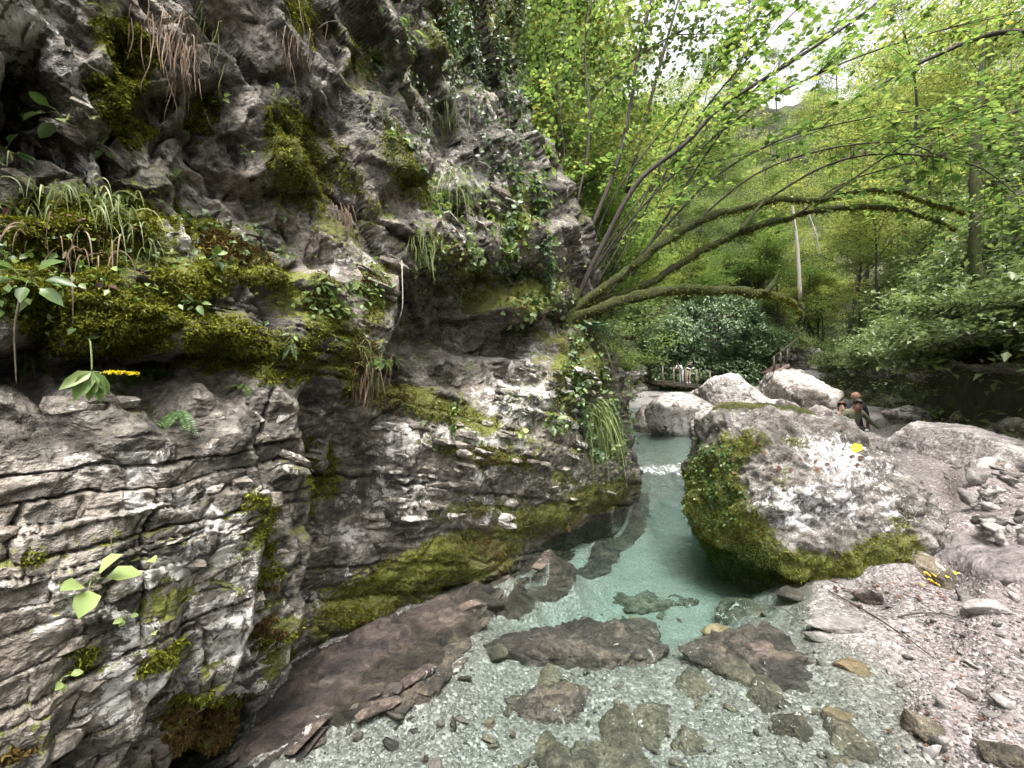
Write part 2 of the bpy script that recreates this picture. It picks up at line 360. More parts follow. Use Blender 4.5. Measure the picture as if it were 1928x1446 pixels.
LEAF_S = leaf_mat('shade_shrub_leaf', [(0.0, (0.06, 0.095, 0.035)), (0.5, (0.15, 0.21, 0.08)), (0.85, (0.28, 0.35, 0.16)), (1.0, (0.4, 0.45, 0.22))], 0.4, 0.4, 0.5)
LEAF_I = leaf_mat('glossy_ivy_leaf', [(0.0, (0.035, 0.065, 0.025)), (0.5, (0.09, 0.15, 0.06)), (1.0, (0.22, 0.3, 0.15))], 0.25, 0.4, 0.5)
LEAF_H = leaf_mat('herb_leaf', [(0.0, (0.06, 0.11, 0.025)), (0.5, (0.14, 0.22, 0.06)), (1.0, (0.3, 0.37, 0.14))], 0.4, 0.4, 0.5)
LEAF_F = leaf_mat('fern_leaf', [(0.0, (0.03, 0.065, 0.02)), (0.6, (0.08, 0.15, 0.045)), (1.0, (0.17, 0.26, 0.09))], 0.3, 0.4, 0.5)
LEAF_P = leaf_mat('pale_round_leaf', [(0.0, (0.27, 0.36, 0.12)), (1.0, (0.4, 0.48, 0.2))], 0.4)
GRASS_G = leaf_mat('green_grass_blade', [(0.0, (0.07, 0.1, 0.03)), (0.5, (0.17, 0.22, 0.07)), (1.0, (0.36, 0.38, 0.18))], 0.4)
GRASS_D = leaf_mat('dry_grass_blade', [(0.0, (0.1, 0.062, 0.04)), (0.5, (0.22, 0.15, 0.105)), (1.0, (0.38, 0.29, 0.21))], 0.3, 0.8)
YELL = leaf_mat('yellow_petal', [(0.0, (0.7, 0.55, 0.02)), (1.0, (0.85, 0.72, 0.03))], 0.3)
LITTER_Y = leaf_mat('fallen_yellow_leaf', [(0.0, (0.5, 0.3, 0.03)), (1.0, (0.75, 0.58, 0.05))], 0.2)
LITTER_R = leaf_mat('fallen_brown_leaf', [(0.0, (0.03, 0.012, 0.008)), (0.6, (0.08, 0.034, 0.02)), (1.0, (0.17, 0.09, 0.045))], 0.08, 0.7)
BARK = plain_mat('dark_bark', (0.045, 0.036, 0.028), 0.9, 0.5, 18, 0.8)
BARK_G = plain_mat('grey_bark', (0.085, 0.075, 0.06), 0.9, 0.4, 14, 0.7)
BARK_P = plain_mat('pale_dead_bark', (0.42, 0.38, 0.33), 0.9, 0.3, 14, 0.6)
TWIG = plain_mat('twig_bark', (0.1, 0.08, 0.055), 0.9, 0.4, 30, 0.5)
STEMG = plain_mat('green_stem', (0.16, 0.2, 0.07), 0.6, 0.3, 30, 0.2)
def mossbark():
    m = M('mossy_bark'); p = m.pos(); f = m.noise(p, 55, 6, 0.75); n = m.noise(p, 4, 5, 0.6)
    c = m.ramp(f, [(0.3, (0.008, 0.010, 0.003)), (0.48, (0.035, 0.042, 0.009)), (0.66, (0.085, 0.098, 0.015))])
    c = m.mix(m.step(n, 0.58, 0.72), c, (0.045, 0.034, 0.025))
    return m.principled(Base_Color=c, Roughness=0.95, Normal=m.bump(f, 0.9, 0.03))
MOSSBARK = mossbark()
WOOD = plain_mat('weathered_wood', (0.13, 0.112, 0.085), 0.85, 0.35, 9, 0.5)
WOODP = plain_mat('pinkish_plank', (0.3, 0.22, 0.19), 0.85, 0.25, 9, 0.4)
#PART2
# ------------------------------------------------------------------ riverbed / gravel bank
_gc = []
for px, py, z in [(430,1446,-.03),(500,1400,.0),(640,1390,-.06),(760,1446,-.10),(964,1446,-.13),(1150,1446,-.14),(1400,1446,-.11),(1600,1446,-.06),(1730,1446,-.01),(1928,1446,.07),
    (1928,1300,.12),(1800,1330,.05),(1640,1300,-.02),(1540,1350,-.06),(1700,1220,.03),(1600,1150,.01),(1928,1150,.19),(1780,1120,.10),(1000,1300,-.14),(1250,1320,-.13),(1450,1250,-.07),(1400,1170,-.12),(1230,1180,-.25),
    (1050,1140,-.26),(960,1170,-.2),(1200,1090,-.45),(1290,1050,-.5),(1250,1010,-.52),(1130,1030,-.42),(1200,970,-.42),(1240,940,-.33),(1330,1040,-.5),(1340,980,-.5),(1300,940,-.4),(1400,1060,-.4),(1100,1080,-.38),(1160,1060,-.45),(1215,915,-.12),(1260,895,.02),(1200,880,.02),(1280,880,.02),(1240,855,-.02),(1300,840,-.02),(1220,835,-.04),(1280,815,-.05),
    (560,1275,.03),(640,1240,.03),(720,1200,.03),(820,1150,.02),(600,1345,.0),(700,1290,-.01),(780,1290,-.05),(850,1230,-.08),(900,1120,-.01),(965,1085,.02),(1040,1035,.02),(1130,980,.02),(1185,938,.02),(1000,1125,-.2),(1060,1085,-.32),(1120,1045,-.4),(1165,1005,-.4),(940,1160,-.15),
    (1700,1040,.2),(1850,1040,.3),(1928,1040,.34),(1750,960,.3),(1850,960,.42),(1928,940,.5),(1700,900,.45),(1850,890,.6),(1600,860,.42),(1750,850,.6),(1650,830,.55),(1480,840,.3),(1400,830,.12),(1350,815,.1)]:
    Y = (CAMZ - z) * F / (py - 723); _gc.append(((px - 964) / F, Y, z))
for x, y, z in [(6, 14, .35), (9, 18, .6), (4.4, 14, -.05), (5.5, 17, -.02), (7, 22, .1), (10, 28, .5), (14, 30, .9), (13, 38, 1.0), (20, 34, 1.4), (14, 20, .9), (30, 45, 3), (12, 14, .8), (9, 9, .75), (-1.5, .5, -.1), (0, .5, -.15), (3, .6, -.02), (6, 1, .2), (8, 4, .5), (-3, 2, 0.), (2, 13, 0.), (1, 9, .0)]:
    _gc.append((x / y, y, z))
_gc = np.array(_gc); _gq = np.stack([_gc[:, 0] * 3.0, np.log(_gc[:, 1]) * 2.6], 1)
def ground_base(x, y):
    yy = np.maximum(y, 0.35); q = np.stack([np.clip(x / yy, -3, 3.5) * 3.0, np.log(yy) * 2.6], 1); out = np.zeros(len(x))
    for i in range(0, len(x), 40000):
        d2 = ((q[i:i + 40000, None, :] - _gq[None]) ** 2).sum(-1); wv = 1 / (d2 + 0.02) ** 2.4
        out[i:i + 40000] = (wv * _gc[None, :, 2]).sum(1) / wv.sum(1)
    return out
SHELF = [(430,1446),(500,1340),(560,1245),(720,1170),(900,1100),(1050,1030),(1180,935),(1200,940),(1130,1010),(1020,1060),(935,1112),(930,1150),(890,1200),(830,1280),(810,1330),(720,1340),(640,1370),(560,1390),(470,1446)]
PINKR = [(1790,1010),(1860,1005),(1928,1030),(1928,1110),(1860,1095),(1760,1050)]
def inpoly(px, py, poly):
    r = np.zeros(len(px), bool); j = len(poly) - 1
    for i in range(len(poly)):
        xi, yi = poly[i]; xj, yj = poly[j]
        c = ((yi > py) != (yj > py)) & (px < (xj - xi) * (py - yi) / ((yj - yi) + 1e-9) + xi); r ^= c; j = i
    return r
def ground_full(x, y):
    z = ground_base(x, y)
    wl = np.array([(CAMZ * F / (b_ - 723) * (a_ - 964) / F, CAMZ * F / (b_ - 723)) for a_, b_ in [(905, 1135), (935, 1112), (1020, 1062), (1100, 1010), (1190, 938), (1200, 905)]])
    dist = (x - np.interp(y, wl[:, 1], wl[:, 0])) * .83 + .10 * fbm(np.stack([x * 2.2, y * 2.2, x * 0], 1), 3); msk = sst(2.75, 3.3, y) * sst(7.1, 6.2, y) * (dist > 0) * sst(1.75, 1.3, dist)
    z = np.where(msk > 0, np.minimum(z, z * (1 - msk) + msk * np.maximum(.015 - 1.0 * dist, -.44 + .07 * fbm(np.stack([x * 1.7, y * 1.7, x * 0 + 5], 1), 3))), z)
    v = np.stack([x, y, z], 1); px, py = pix(v)
    jx = px + 14 * fbm(np.stack([x * 5, y * 5, x * 0], 1), 3); jy = py + 10 * fbm(np.stack([x * 5, y * 5 + 40, x * 0], 1), 3)
    bed = np.maximum(inpoly(jx, jy, SHELF).astype(float), (msk > .5) * (dist < .2) * (dist > 0) * 1.0); pr = inpoly(jx, jy, PINKR).astype(float)
    pink = np.maximum(sst(1480, 1800, px) * (y < 12) * sst(-0.06, 0.06, z), pr)
    # bedrock relief: tilted beds running with the cliff
    wc = 0.83 * x - 0.56 * y; sc_ = 0.56 * x + 0.83 * y
    q = np.stack([wc * 7, sc_ * 1.6, x * 0], 1)
    rel = 0.02 * ridged(q, 3) + 0.012 * fbm(q * 4, 3)
    fr = (wc * 4.5 + 0.5 * fbm(q * 0.4, 3) + 0.25 * np.floor(sc_ * 1.7 + .4 * fbm(q * .6, 2)) ) % 1.0
    rel += 0.05 * (np.minimum(fr * 1.08, (1 - fr) * 13) - 0.5) + .002
    z = z + np.where(bed > .5, rel + 0.0, 0) + np.where(pr > .5, rel * .5 + .02, 0)
    hol = sst(1.5, .75, np.hypot(x - 8.12, y - 10.0)); z = z * (1 - hol) - .445 * hol
    p3 = np.stack([x, y, x * 0], 1)
    z = z + 0.012 * fbm(p3 * 3, 4) + 0.004 * fbm(p3 * 30, 2) * (y < 7) + 0.08 * fbm(p3 * 0.5, 3) * sst(6, 14, y) * (1 - hol)
    return z, np.maximum(bed, pr), pink
aa = np.concatenate([np.linspace(-1.9, -.82, 30), np.linspace(-.8, 1.3, 420), np.linspace(1.32, 2.6, 40)]); yyv = np.exp(np.concatenate([np.linspace(math.log(.5), math.log(1.3), 24), np.linspace(math.log(1.32), math.log(7), 270), np.linspace(math.log(7.1), math.log(70), 90)])); na, ny_ = len(aa), len(yyv)
A, YY = np.meshgrid(aa, yyv); gx = (A * YY).ravel(); gy = YY.ravel()
gz, gbed, gpink = ground_full(gx, gy)
def grid_faces(nr, nc):
    i = np.arange(nr - 1)[:, None] * nc + np.arange(nc - 1)[None]; return np.stack([i, i + 1, i + nc + 1, i + nc], -1).reshape(-1, 4)
ground = add('riverbed', mk_mesh('riverbed', np.stack([gx, gy, gz], 1), grid_faces(ny_, na), GROUND, True, {'bedrock': gbed, 'pink': gpink, 'sand': sst(-.14, -.3, gz) * (gy < 7)}))
tag(ground, kind='structure')
_gL = np.log(yyv)
def ground_z(x, y):
    """bilinear look-up in the riverbed grid"""
    x = np.atleast_1d(np.asarray(x, float)); y = np.atleast_1d(np.asarray(y, float))
    i = np.clip(np.interp(np.log(np.maximum(y, .5)), _gL, np.arange(ny_)), 0, ny_ - 1.001); j = np.clip(np.interp(x / np.maximum(y, .5), aa, np.arange(na)), 0, na - 1.001)
    i0 = i.astype(int); j0 = j.astype(int); fi = i - i0; fj = j - j0; G = gz.reshape(ny_, na)
    return G[i0, j0] * (1 - fi) * (1 - fj) + G[i0 + 1, j0] * fi * (1 - fj) + G[i0, j0 + 1] * (1 - fi) * fj + G[i0 + 1, j0 + 1] * fi * fj

# ------------------------------------------------------------------ water (closed body, absorbing)
nwx, nwy = 120, 200
wy_ = np.exp(np.linspace(math.log(0.4), math.log(24), nwy)); wa_ = np.linspace(-2.2, 1.5, nwx)
A, YY = np.meshgrid(wa_, wy_); wx = (A * YY).ravel(); wy = YY.ravel()
step_ = sst(6.9, 7.9, wy + 0.5 * fbm(np.stack([wx, wy, wx * 0], 1), 3))
wz = 0.11 * step_ + 0.05 * sst(9, 16, wy)
rip = 0.6 + 0.5 * sst(5.5, 8, wy) + .55 * np.exp(-((wx - .85) / .35) ** 2 - ((wy - 1.75) / .4) ** 2)
q = np.stack([wx * 1.0, wy * 1.0, wx * 0], 1)
wz += 0.004 * fbm(q * 3.0, 3) * (0.4 + step_) + 0.018 * fbm(q * np.array([5, 2.5, 1]), 3) * np.exp(-((wy - 7.4) / 0.8) ** 2)
foam = 0.62 * np.exp(-((wy - 7.35 - 0.25 * fbm(q * 1.3, 2)) / 0.42) ** 2) + 0.30 * np.exp(-((wy - 11.5) / 1.6) ** 2) * (fbm(q * np.array([.8, .5, 1]), 2) > -.1)
top = np.stack([wx, wy, wz], 1); bot = np.stack([wx, wy, np.full_like(wx, -1.8)], 1)
tf = grid_faces(nwy, nwx); nT = len(top)
bi = np.concatenate([np.arange(nwx - 1), np.arange(nwy - 1) * nwx + nwx - 1, (nwy - 1) * nwx + np.arange(nwx - 1, 0, -1), np.arange(nwy - 1, 0, -1) * nwx])
bj = np.roll(bi, -1); skirt = np.stack([bj, bi, bi + nT, bj + nT], 1)
water = add('water', mk_mesh('water', np.vstack([top, bot]), np.vstack([tf, tf[:, ::-1] + nT, skirt]), WATER, True, {'foam': np.concatenate([foam, foam * 0]), 'ripple': np.concatenate([rip, rip * 0])}))
tag(water, kind='structure')

# ------------------------------------------------------------------ left cliff
TN = np.array([0.56, 0.83]); TN = TN / np.linalg.norm(TN); NN = np.array([TN[1], -TN[0]]); D0 = 1.87
def cl_xyz(s, d, z): return np.stack([NN[0] * (d - D0) + TN[0] * s, NN[1] * (d - D0) + TN[1] * s, z], -1)
def base_uv(s, z):
    p = cl_xyz(s, np.zeros_like(s), z); Y = np.maximum(p[:, 1], 0.15)
    return 964 + F * p[:, 0] / Y, 723 - F * (p[:, 2] - CAMZ) / Y
_rows = {
 -250: [(-300,-.1),(0,-.15),(300,-.2),(540,-.3),(700,-.45),(850,-.8),(1000,-1.0)],
 0:   [(-300,0.),(0,-.05),(150,-.08),(300,-.18),(450,-.2),(560,-.22),(700,-.38),(800,-.65),(900,-.85),(985,-.95)],
 120: [(-300,.05),(0,.02),(150,.04),(290,-.14),(400,-.25),(500,-.2),(620,-.25),(710,-.35),(800,-.62),(900,-.82),(985,-.95)],
 215: [(-300,-.3),(0,-.38),(90,-.33),(190,-.1),(290,-.22),(400,-.32),(520,-.16),(640,-.28),(730,-.22),(800,-.55),(870,-.62),(985,-.8)],
 300: [(-300,-.25),(0,-.28),(120,-.2),(230,-.3),(330,-.36),(440,-.28),(540,-.08),(605,-.22),(700,-.2),(770,-.18),(830,-.6),(900,-.45),(990,-.5)],
 380: [(-300,-.18),(0,-.18),(150,-.14),(280,-.26),(380,-.42),(470,-.38),(560,-.2),(650,-.2),(760,-.28),(830,-.42),(920,-.42),(1000,-.3)],
 460: [(-300,-.02),(0,-.04),(150,-.04),(300,-.12),(420,-.22),(520,-.26),(640,-.16),(740,-.2),(850,-.26),(950,-.22),(1040,-.12)],
 560: [(-300,.1),(0,.1),(200,.1),(330,.04),(420,-.08),(500,-.04),(600,0.),(700,-.05),(755,-.62),(850,-.75),(950,-.55),(1010,-.14),(1060,-.05)],
 635: [(-300,.13),(0,.1),(200,.14),(330,.12),(450,.06),(600,.08),(690,.02),(735,-.75),(850,-.85),(950,-.72),(1040,-.35),(1100,.0)],
 705: [(-300,-.1),(0,-.16),(150,-.22),(280,-.18),(400,-.06),(550,.02),(660,.02),(720,-.5),(830,-.5),(950,-.36),(1050,-.1),(1120,.02)],
 765: [(-300,.15),(0,.14),(200,.17),(400,.15),(530,.12),(590,-.12),(660,-.22),(740,-.3),(850,-.22),(1000,-.06),(1130,.03)],
 850: [(-300,.2),(0,.2),(250,.22),(450,.21),(530,.12),(585,-.22),(650,-.34),(750,-.2),(900,-.06),(1050,.02),(1150,.06)],
 950: [(-300,.25),(0,.24),(300,.26),(480,.2),(545,.05),(590,-.32),(660,-.36),(800,-.2),(950,-.08),(1080,.0),(1180,.05)],
 1050:[(-300,.28),(0,.28),(280,.28),(450,.24),(535,.12),(575,-.36),(700,-.3),(830,-.22),(960,-.12),(1060,-.1)],
 1150:[(-300,.3),(0,.3),(250,.29),(430,.22),(525,.1),(565,-.42),(700,-.4),(850,-.3)],
 1250:[(-300,.3),(0,.3),(250,.28),(400,.2),(490,.02),(540,-.45),(650,-.5)],
 1350:[(-300,.3),(0,.3),(200,.26),(320,.1),(400,-.1),(460,-.35),(540,-.55)],
 1446:[(-300,.3),(0,.3),(160,.2),(260,-.05),(340,-.3),(430,-.4)],
 1600:[(-300,.2),(0,.15),(160,-.1),(300,-.4)],
}
_cc = []
for py, row in _rows.items():
    for px, d in row:
        a = (px - 964) / F; b = (723 - py) / F
        Y = (D0 - d) / (-(NN[0] * a + NN[1])); s = Y * (TN[0] * a + TN[1]); z = CAMZ + b * Y
        _cc.append((s, z, d))
_cc = np.array(_cc); _cu, _cv = base_uv(_cc[:, 0], _cc[:, 1])
_cq = np.stack([_cu, _cv], 1)
def facets(x, y, seed, tilt=1.0, k=21.0):
    """fractured planes: a random offset and tilt for each jittered cell, and the distance to the next crack"""
    ix = np.floor(x); iy = np.floor(y); b1 = np.full(len(x), 9.0); b2 = b1.copy(); num = np.zeros(len(x)); den = np.full(len(x), 1e-12)
    for dx in (-1, 0, 1):
        for dy in (-1, 0, 1):
            cx = ix + dx; cy_ = iy + dy; h = cx + cy_ * 57.0
            fx = cx + 0.1 + .8 * hsh(h, seed); fy = cy_ + 0.1 + .8 * hsh(h, seed + 1)
            d = np.hypot(x - fx, y - fy); v = (hsh(h, seed + 2) - .5) * 1.0 + tilt * ((hsh(h, seed + 3) - .5) * (x - fx) + (hsh(h, seed + 4) - .5) * (y - fy)) * 1.6
            c = d < b1; b2 = np.where(c, b1, np.minimum(b2, d)); b1 = np.where(c, d, b1); e = np.exp(-k * d); num += v * e; den += e
    return num / den, b2 - b1
def base_d(s, z):
    u, v = base_uv(s, z); u = np.clip(u, -600, 1300); v = np.clip(v, -500, 1700); d = np.zeros(len(s))
    q3 = np.stack([s * 2.2, z * 2.2, s * 0], 1)
    uj = u + 16 * fbm(q3, 2); vj = v + 12 * fbm(q3 + 31, 2)
    for i in range(0, len(s), 30000):
        q = np.stack([uj[i:i + 30000], vj[i:i + 30000]], 1).astype(np.float32)
        d2 = ((q[:, None, :] - _cq32[None]) ** 2).sum(-1); wv = (d2 + 29.0 ** 2) ** np.float32(-3.3)
        d[i:i + 30000] = (wv * _cc[None, :, 2]).sum(1) / wv.sum(1)
    se = np.interp(z, [-1, 1.0, 2.2, 3.2, 4.5, 9], [5.75, 5.7, 5.0, 4.6, 4.3, 4.4]) + 0.25 * pn(np.stack([z * 1.5, z * 0, z * 0], 1))
    e = np.maximum(s - se, 0); return d - e * np.interp(z, [0, 1.5, 3, 5], [0.46, 0.5, 0.9, 1.2]), e, u, v
_cq32 = _cq.astype(np.float32)
def cliff_d(s, z, fine=True):
    d, e, u, v = base_d(s, z); fade = 1 - .75 * sst(.1, .8, e)
    if len(s) > 5: fade = fade * (1 - .85 * sst(.5, 1.3, np.abs(base_d(s + .03, z)[0] - d) / .03))
    # zones
    low = sst(1.75, 1.45, z + 0.1 * s); near = sst(1.25, 0.95, s) * sst(1.66, 1.5, z)
    upper = sst(1.7, 2.3, z + 0.15 * s)
    cave = np.exp(-(((u - 880) / 150) ** 2 + ((v - 625) / 62) ** 2) ** 2)
    wq = np.stack([s * 0.9, z * 1.4, s * 0], 1); wob = fbm(wq, 3)
    dip = np.where(near > 0.5, 0.0, 0)
    wco = z + (1 - near) * 0.27 * np.maximum(s - 1.0, 0) * (1 - upper) + upper * (0.75 * s) + 0.035 * wob + 0.006 * fbm(wq * 6, 2)
    def layers(T, L, amp, groove, seed, gw=0.16):
        rs = np.random.RandomState(int(seed * 10)); B = -4 + np.cumsum(T * rs.choice([.35, .5, .8, 1.0, 1.5, 2.1], 4000)); wl = wco
        k = np.clip(np.searchsorted(B, wl), 1, 3999); th = B[k] - B[k - 1]; f = (wl - B[k - 1]) / th; k = k.astype(float)
        Lk = L * (0.35 + 1.5 * hsh(k, seed + 2)); sj = s / Lk + 7 * hsh(k, seed + 1) + 0.22 * (f - .5) * (hsh(k, seed + 6) - .5) * 4 * th / Lk
        j = np.floor(sj); g = sj - j
        off = (hsh(k + 13.7 * j, seed + 3) - .5) * 2; tl = (hsh(k + 3.1 * j, seed + 5) - .5)
        e = np.clip(gw * T / th * .5, .03, .4); gr = np.minimum(sst(0, e, f), sst(0, e * .6, 1 - f)); ej = np.clip(gw * .8 * T / Lk, .004, .3); gs = np.minimum(sst(0, ej, g), sst(0, ej, 1 - g))
        return amp * fade * (off + 0.5 * (f - 0.5) + 1.1 * tl * (g - .5)) + groove * fade * (np.minimum(gr, 0.25 + 0.75 * gs) - 1)
    p3 = np.stack([s, z, d * 1.3 + 3.3], 1)
    big = 0.05 * fbm(p3 * 1.1, 3)
    D = d + big * (1 - .6 * cave)
    topb = sst(1.17, 1.23, z)
    D += near * (layers(0.15, 0.75, 0.022, 0.045, 1.0, .09) + (1 - .75 * topb) * layers(0.052, 0.16, 0.016, 0.020, 5.0))
    mid = (1 - near) * (1 - upper) * (1 - 0.85 * cave)
    D += mid * (layers(0.26, 3.0, 0.035, 0.08, 2.0, 0.08) + layers(0.085, 0.9, 0.011, 0.016, 8.0) + layers(0.03, 0.3, 0.004, 0.004, 9.0))
    rr = ridged(np.stack([(z * 0.8 + s * 0.62) * 3.2, (s - 0.5 * z) * 0.9, s * 0], 1), 4)
    jx = s + .9 * d + .02 * fbm(p3 * 4, 3); jz = wco * .8 + .35 * d + .02 * fbm(p3 * 4 + 50, 3)
    v1, e1 = facets(jx * 2.1, jz * 3.4, 21.0); v2, e2 = facets(jx * 6.5, jz * 10, 31.0); v3, e3 = facets(jx * 17, jz * 27, 41.0)
    fa = (1 - .9 * near) * (1 - .8 * cave)
    th_ = .85 + .25 * pn(np.stack([s * .5, z * .5, s * 0], 1)); al = s * np.cos(.85) - z * np.sin(.85); ac = s * np.sin(.85) + z * np.cos(.85); wj = .03 * fbm(p3 * 3, 3) + .7 * d
    u1, f1 = facets((al + wj) * .95, (ac + wj) * 3.1, 61.0, 1.0); u2, f2 = facets((al - wj) * 4.2, (ac + wj) * 5.5, 71.0, 1.0, 30.)
    D += upper * fade * (.21 * u1 - .06 * sst(.06, 0, f1) + .06 * u2 - .016 * sst(.1, 0, f2))
    D += fa * (v1 * (.032 - .02 * upper) - .03 * (1 - upper) * sst(.08, 0, e1)) + fade * (1 - .7 * cave) * (v2 * (.024 - .010 * (1 - near)) - .007 * sst(.1, 0, e2) + v3 * (.007 + .006 * upper))
    D += 0.009 * fbm(p3 * 6, 3) * (1 - .5 * cave) + 0.0045 * ridged(p3 * 24, 3) * (1 - .7 * cave)
    # soft moss cushions stand proud
    return D, cave, u, v

MOSSP = [  # moss patches: px, py, rx, ry, angle, strength
 (545,290,55,95,-25,1.3),(510,215,45,40,0,.7),(240,130,55,110,-15,.75),(385,215,45,55,0,.8),(560,30,40,60,0,.7),(770,320,30,70,-30,1.1),(745,280,25,60,-30,.9),(150,440,170,70,5,.95),(60,540,90,60,0,.9),(230,600,130,70,10,1.25),(330,520,120,45,15,.7),
 (470,500,110,35,30,1.2),(400,640,80,45,0,1.2),(540,560,60,40,20,.9),(610,590,45,60,0,1.1),(560,670,110,55,0,.9),(650,660,60,50,0,.9),(700,560,35,60,0,.8),(620,440,60,50,0,.5),(870,500,90,35,30,.9),(970,420,35,60,0,1.0),(900,560,70,30,25,.6),(1010,560,50,50,0,.9),
 (820,770,120,26,18,1.2),(770,745,60,22,10,1.1),(880,850,90,22,12,1.1),(960,870,60,20,10,.9),(690,730,60,26,0,.5),(840,1060,160,42,-22,1.35),(1000,985,90,30,-15,1.2),(700,1140,110,45,-20,1.1),(1130,935,70,26,-15,1.3),(900,960,120,22,-5,.7),(1060,900,70,20,5,.5),
 (80,900,100,30,0,.3),(200,1010,150,30,-8,.42),(60,1050,90,40,0,.4),(430,1100,60,60,0,.5),(510,1200,40,110,0,.6),(330,1240,140,50,-15,.5),(120,1380,150,50,-10,.42),(480,1010,50,60,0,.42),(400,1390,80,80,0,1.2),(300,1130,110,50,-15,.5),(130,1230,100,50,-10,.45),(500,1090,45,60,0,.5),(470,960,60,40,0,.5),(600,900,60,70,0,.5),(850,60,90,90,0,.6),(970,40,60,90,0,.9),(690,90,60,80,0,.55),(650,330,30,120,-35,.6),(330,780,120,16,0,.4),(1090,700,60,110,0,.9),(1100,850,60,30,0,.5)]
LICHP = [(480,90,70,90,-30,.7),(660,190,50,120,-35,.7),(330,430,60,40,20,.6),(720,330,40,90,-35,.6),(60,60,60,60,0,.6),(900,340,70,35,35,.8),(700,90,40,40,0,.3),(170,190,70,40,40,.9),(150,310,70,40,20,.9),(500,30,90,60,0,.35),(300,870,220,50,0,.6),(350,960,160,60,-5,.8),(380,1070,110,50,-10,.8),(450,1180,110,150,0,.8),(120,1100,120,60,-15,.6),(250,1300,220,100,-25,.55),(760,830,50,30,0,1.2),(1000,750,100,60,15,.9),
 (900,820,160,40,10,.8),(950,900,200,30,10,.5),(750,930,140,60,0,.7),(720,970,120,40,0,.5),(700,500,80,40,0,.5),(950,320,40,80,20,.5),(680,300,60,120,-35,.35),(860,960,120,30,0,.8),(1060,780,90,50,0,.7)]
def patches(px, py, lst):
    o = np.zeros(len(px))
    for x, y, rx, ry, an, st in lst:
        c, s_ = math.cos(math.radians(an)), math.sin(math.radians(an)); dx, dy = px - x, py - y
        u = (dx * c + dy * s_) / rx; v = (-dx * s_ + dy * c) / ry
        o = np.maximum(o, st * np.exp(-(u * u + v * v) * 0.8))
    return o
nU, step_px = None, 2.8
us = np.concatenate([np.arange(-900, -40, 14.0), np.arange(-40, 1215, 3.1), np.arange(1216, 1372, 5.0)])
ang = -(NN[0] * (us - 964) / F + NN[1]); Yb = D0 / ang; ss = Yb * (TN[0] * (us - 964) / F + TN[1])
nV = 600
bt = np.concatenate([np.linspace(0, 1, 620) * 1.0, 1 + np.linspace(0.01, 1, 40) ** 1.3])
S_, Z_ = [], []
for u_, Y_, s_ in zip(us, Yb, ss):
    zlo = max(-0.8, CAMZ - 1.02 * Y_ - .1)
    zhi = min(CAMZ + (1.05 + .5 * min(max((u_ - 300) / 500, 0), 1)) * max(Y_, .6), 9.0); ztop = max(9.5, zhi + 1.0)
    zz = np.where(bt <= 1, zlo + (zhi - zlo) * bt, zhi + (ztop - zhi) * (bt - 1))
    zz[0] = -0.9
    S_.append(np.full(len(bt), s_)); Z_.append(zz)
S_ = np.array(S_); Z_ = np.array(Z_); nc_, nr_ = S_.shape
cs, cz = S_.ravel(), Z_.ravel()
cd, cave_m, _, _ = cliff_d(cs, cz)
CV = cl_xyz(cs, cd, cz)
# sideways wobble so that bed edges undercut
lat = 0.02 * fbm(np.stack([cs * 9, cz * 9, cd * 9], 1), 3); CV[:, 2] += lat * 0.8; CV[:, 0] += TN[0] * lat; CV[:, 1] += TN[1] * lat
cpx, cpy = pix(CV)
vis = (CV[:, 1] > 0.2)
cmoss = patches(cpx, cpy, MOSSP) * vis; clich = patches(cpx, cpy, LICHP) * vis
outside = (cpx < -40) | (cpy < -40); cmoss = np.where(outside, 0.35, cmoss); clich = np.where(outside, .4, clich)
clich = np.clip(0.15 + clich * 0.85, 0, 1.2)
clich = clich - cave_m * 0.8 - .35 * (sst(-.1, .25, fbm(CV * 2.5, 3))); cmoss = cmoss - 0.12 + .28 * fbm(CV * np.array([1.2, 1.2, 1.6]) + 4, 3) * (1 - cave_m)
cwet = np.clip(sst(0.35, 0.05, CV[:, 2]) + 0.5 * patches(cpx, cpy, [(600, 150, 60, 160, -30, 1.), (720, 240, 60, 130, -30, 1.), (660, 1000, 120, 120, 0, .6), (640, 1180, 100, 60, -20, .8)]), 0, 1)
cushion = sst(0.45, 0.95, cmoss) * (0.5 + 0.7 * pn(np.stack([cs * 7, cz * 7, cs * 0], 1)))
CV[:, 0] += NN[0] * cushion * 0.05; CV[:, 1] += NN[1] * cushion * 0.05
cf = grid_faces(nc_, nr_)[:, ::-1]
cliff = add('cliff', mk_mesh('cliff', CV, cf, CLIFF, True, {'moss': cmoss, 'lichen': clich, 'wet': cwet}))
tag(cliff, 'towering layered limestone cliff with moss, rising from the stream', kind='structure')
_e1 = np.zeros_like(CV).reshape(nc_, nr_, 3); G3 = CV.reshape(nc_, nr_, 3)
CN = norm(np.cross(np.gradient(G3, axis=0).reshape(-1, 3), np.gradient(G3, axis=1).reshape(-1, 3)))
if (CN @ np.array([NN[0], NN[1], 0])).mean() < 0: CN = -CN
cpx, cpy = pix(CV)
def hit(px, py, r=6):
    """nearest cliff point seen at a place of the photograph, and its outward normal"""
    while True:
        m = np.where((np.abs(cpx - px) < r) & (np.abs(cpy - py) < r) & (CV[:, 1] > .3))[0]
        if len(m): break
        r *= 1.6
    i = m[np.argmin(CV[m, 1])]; return CV[i].copy(), CN[i].copy()

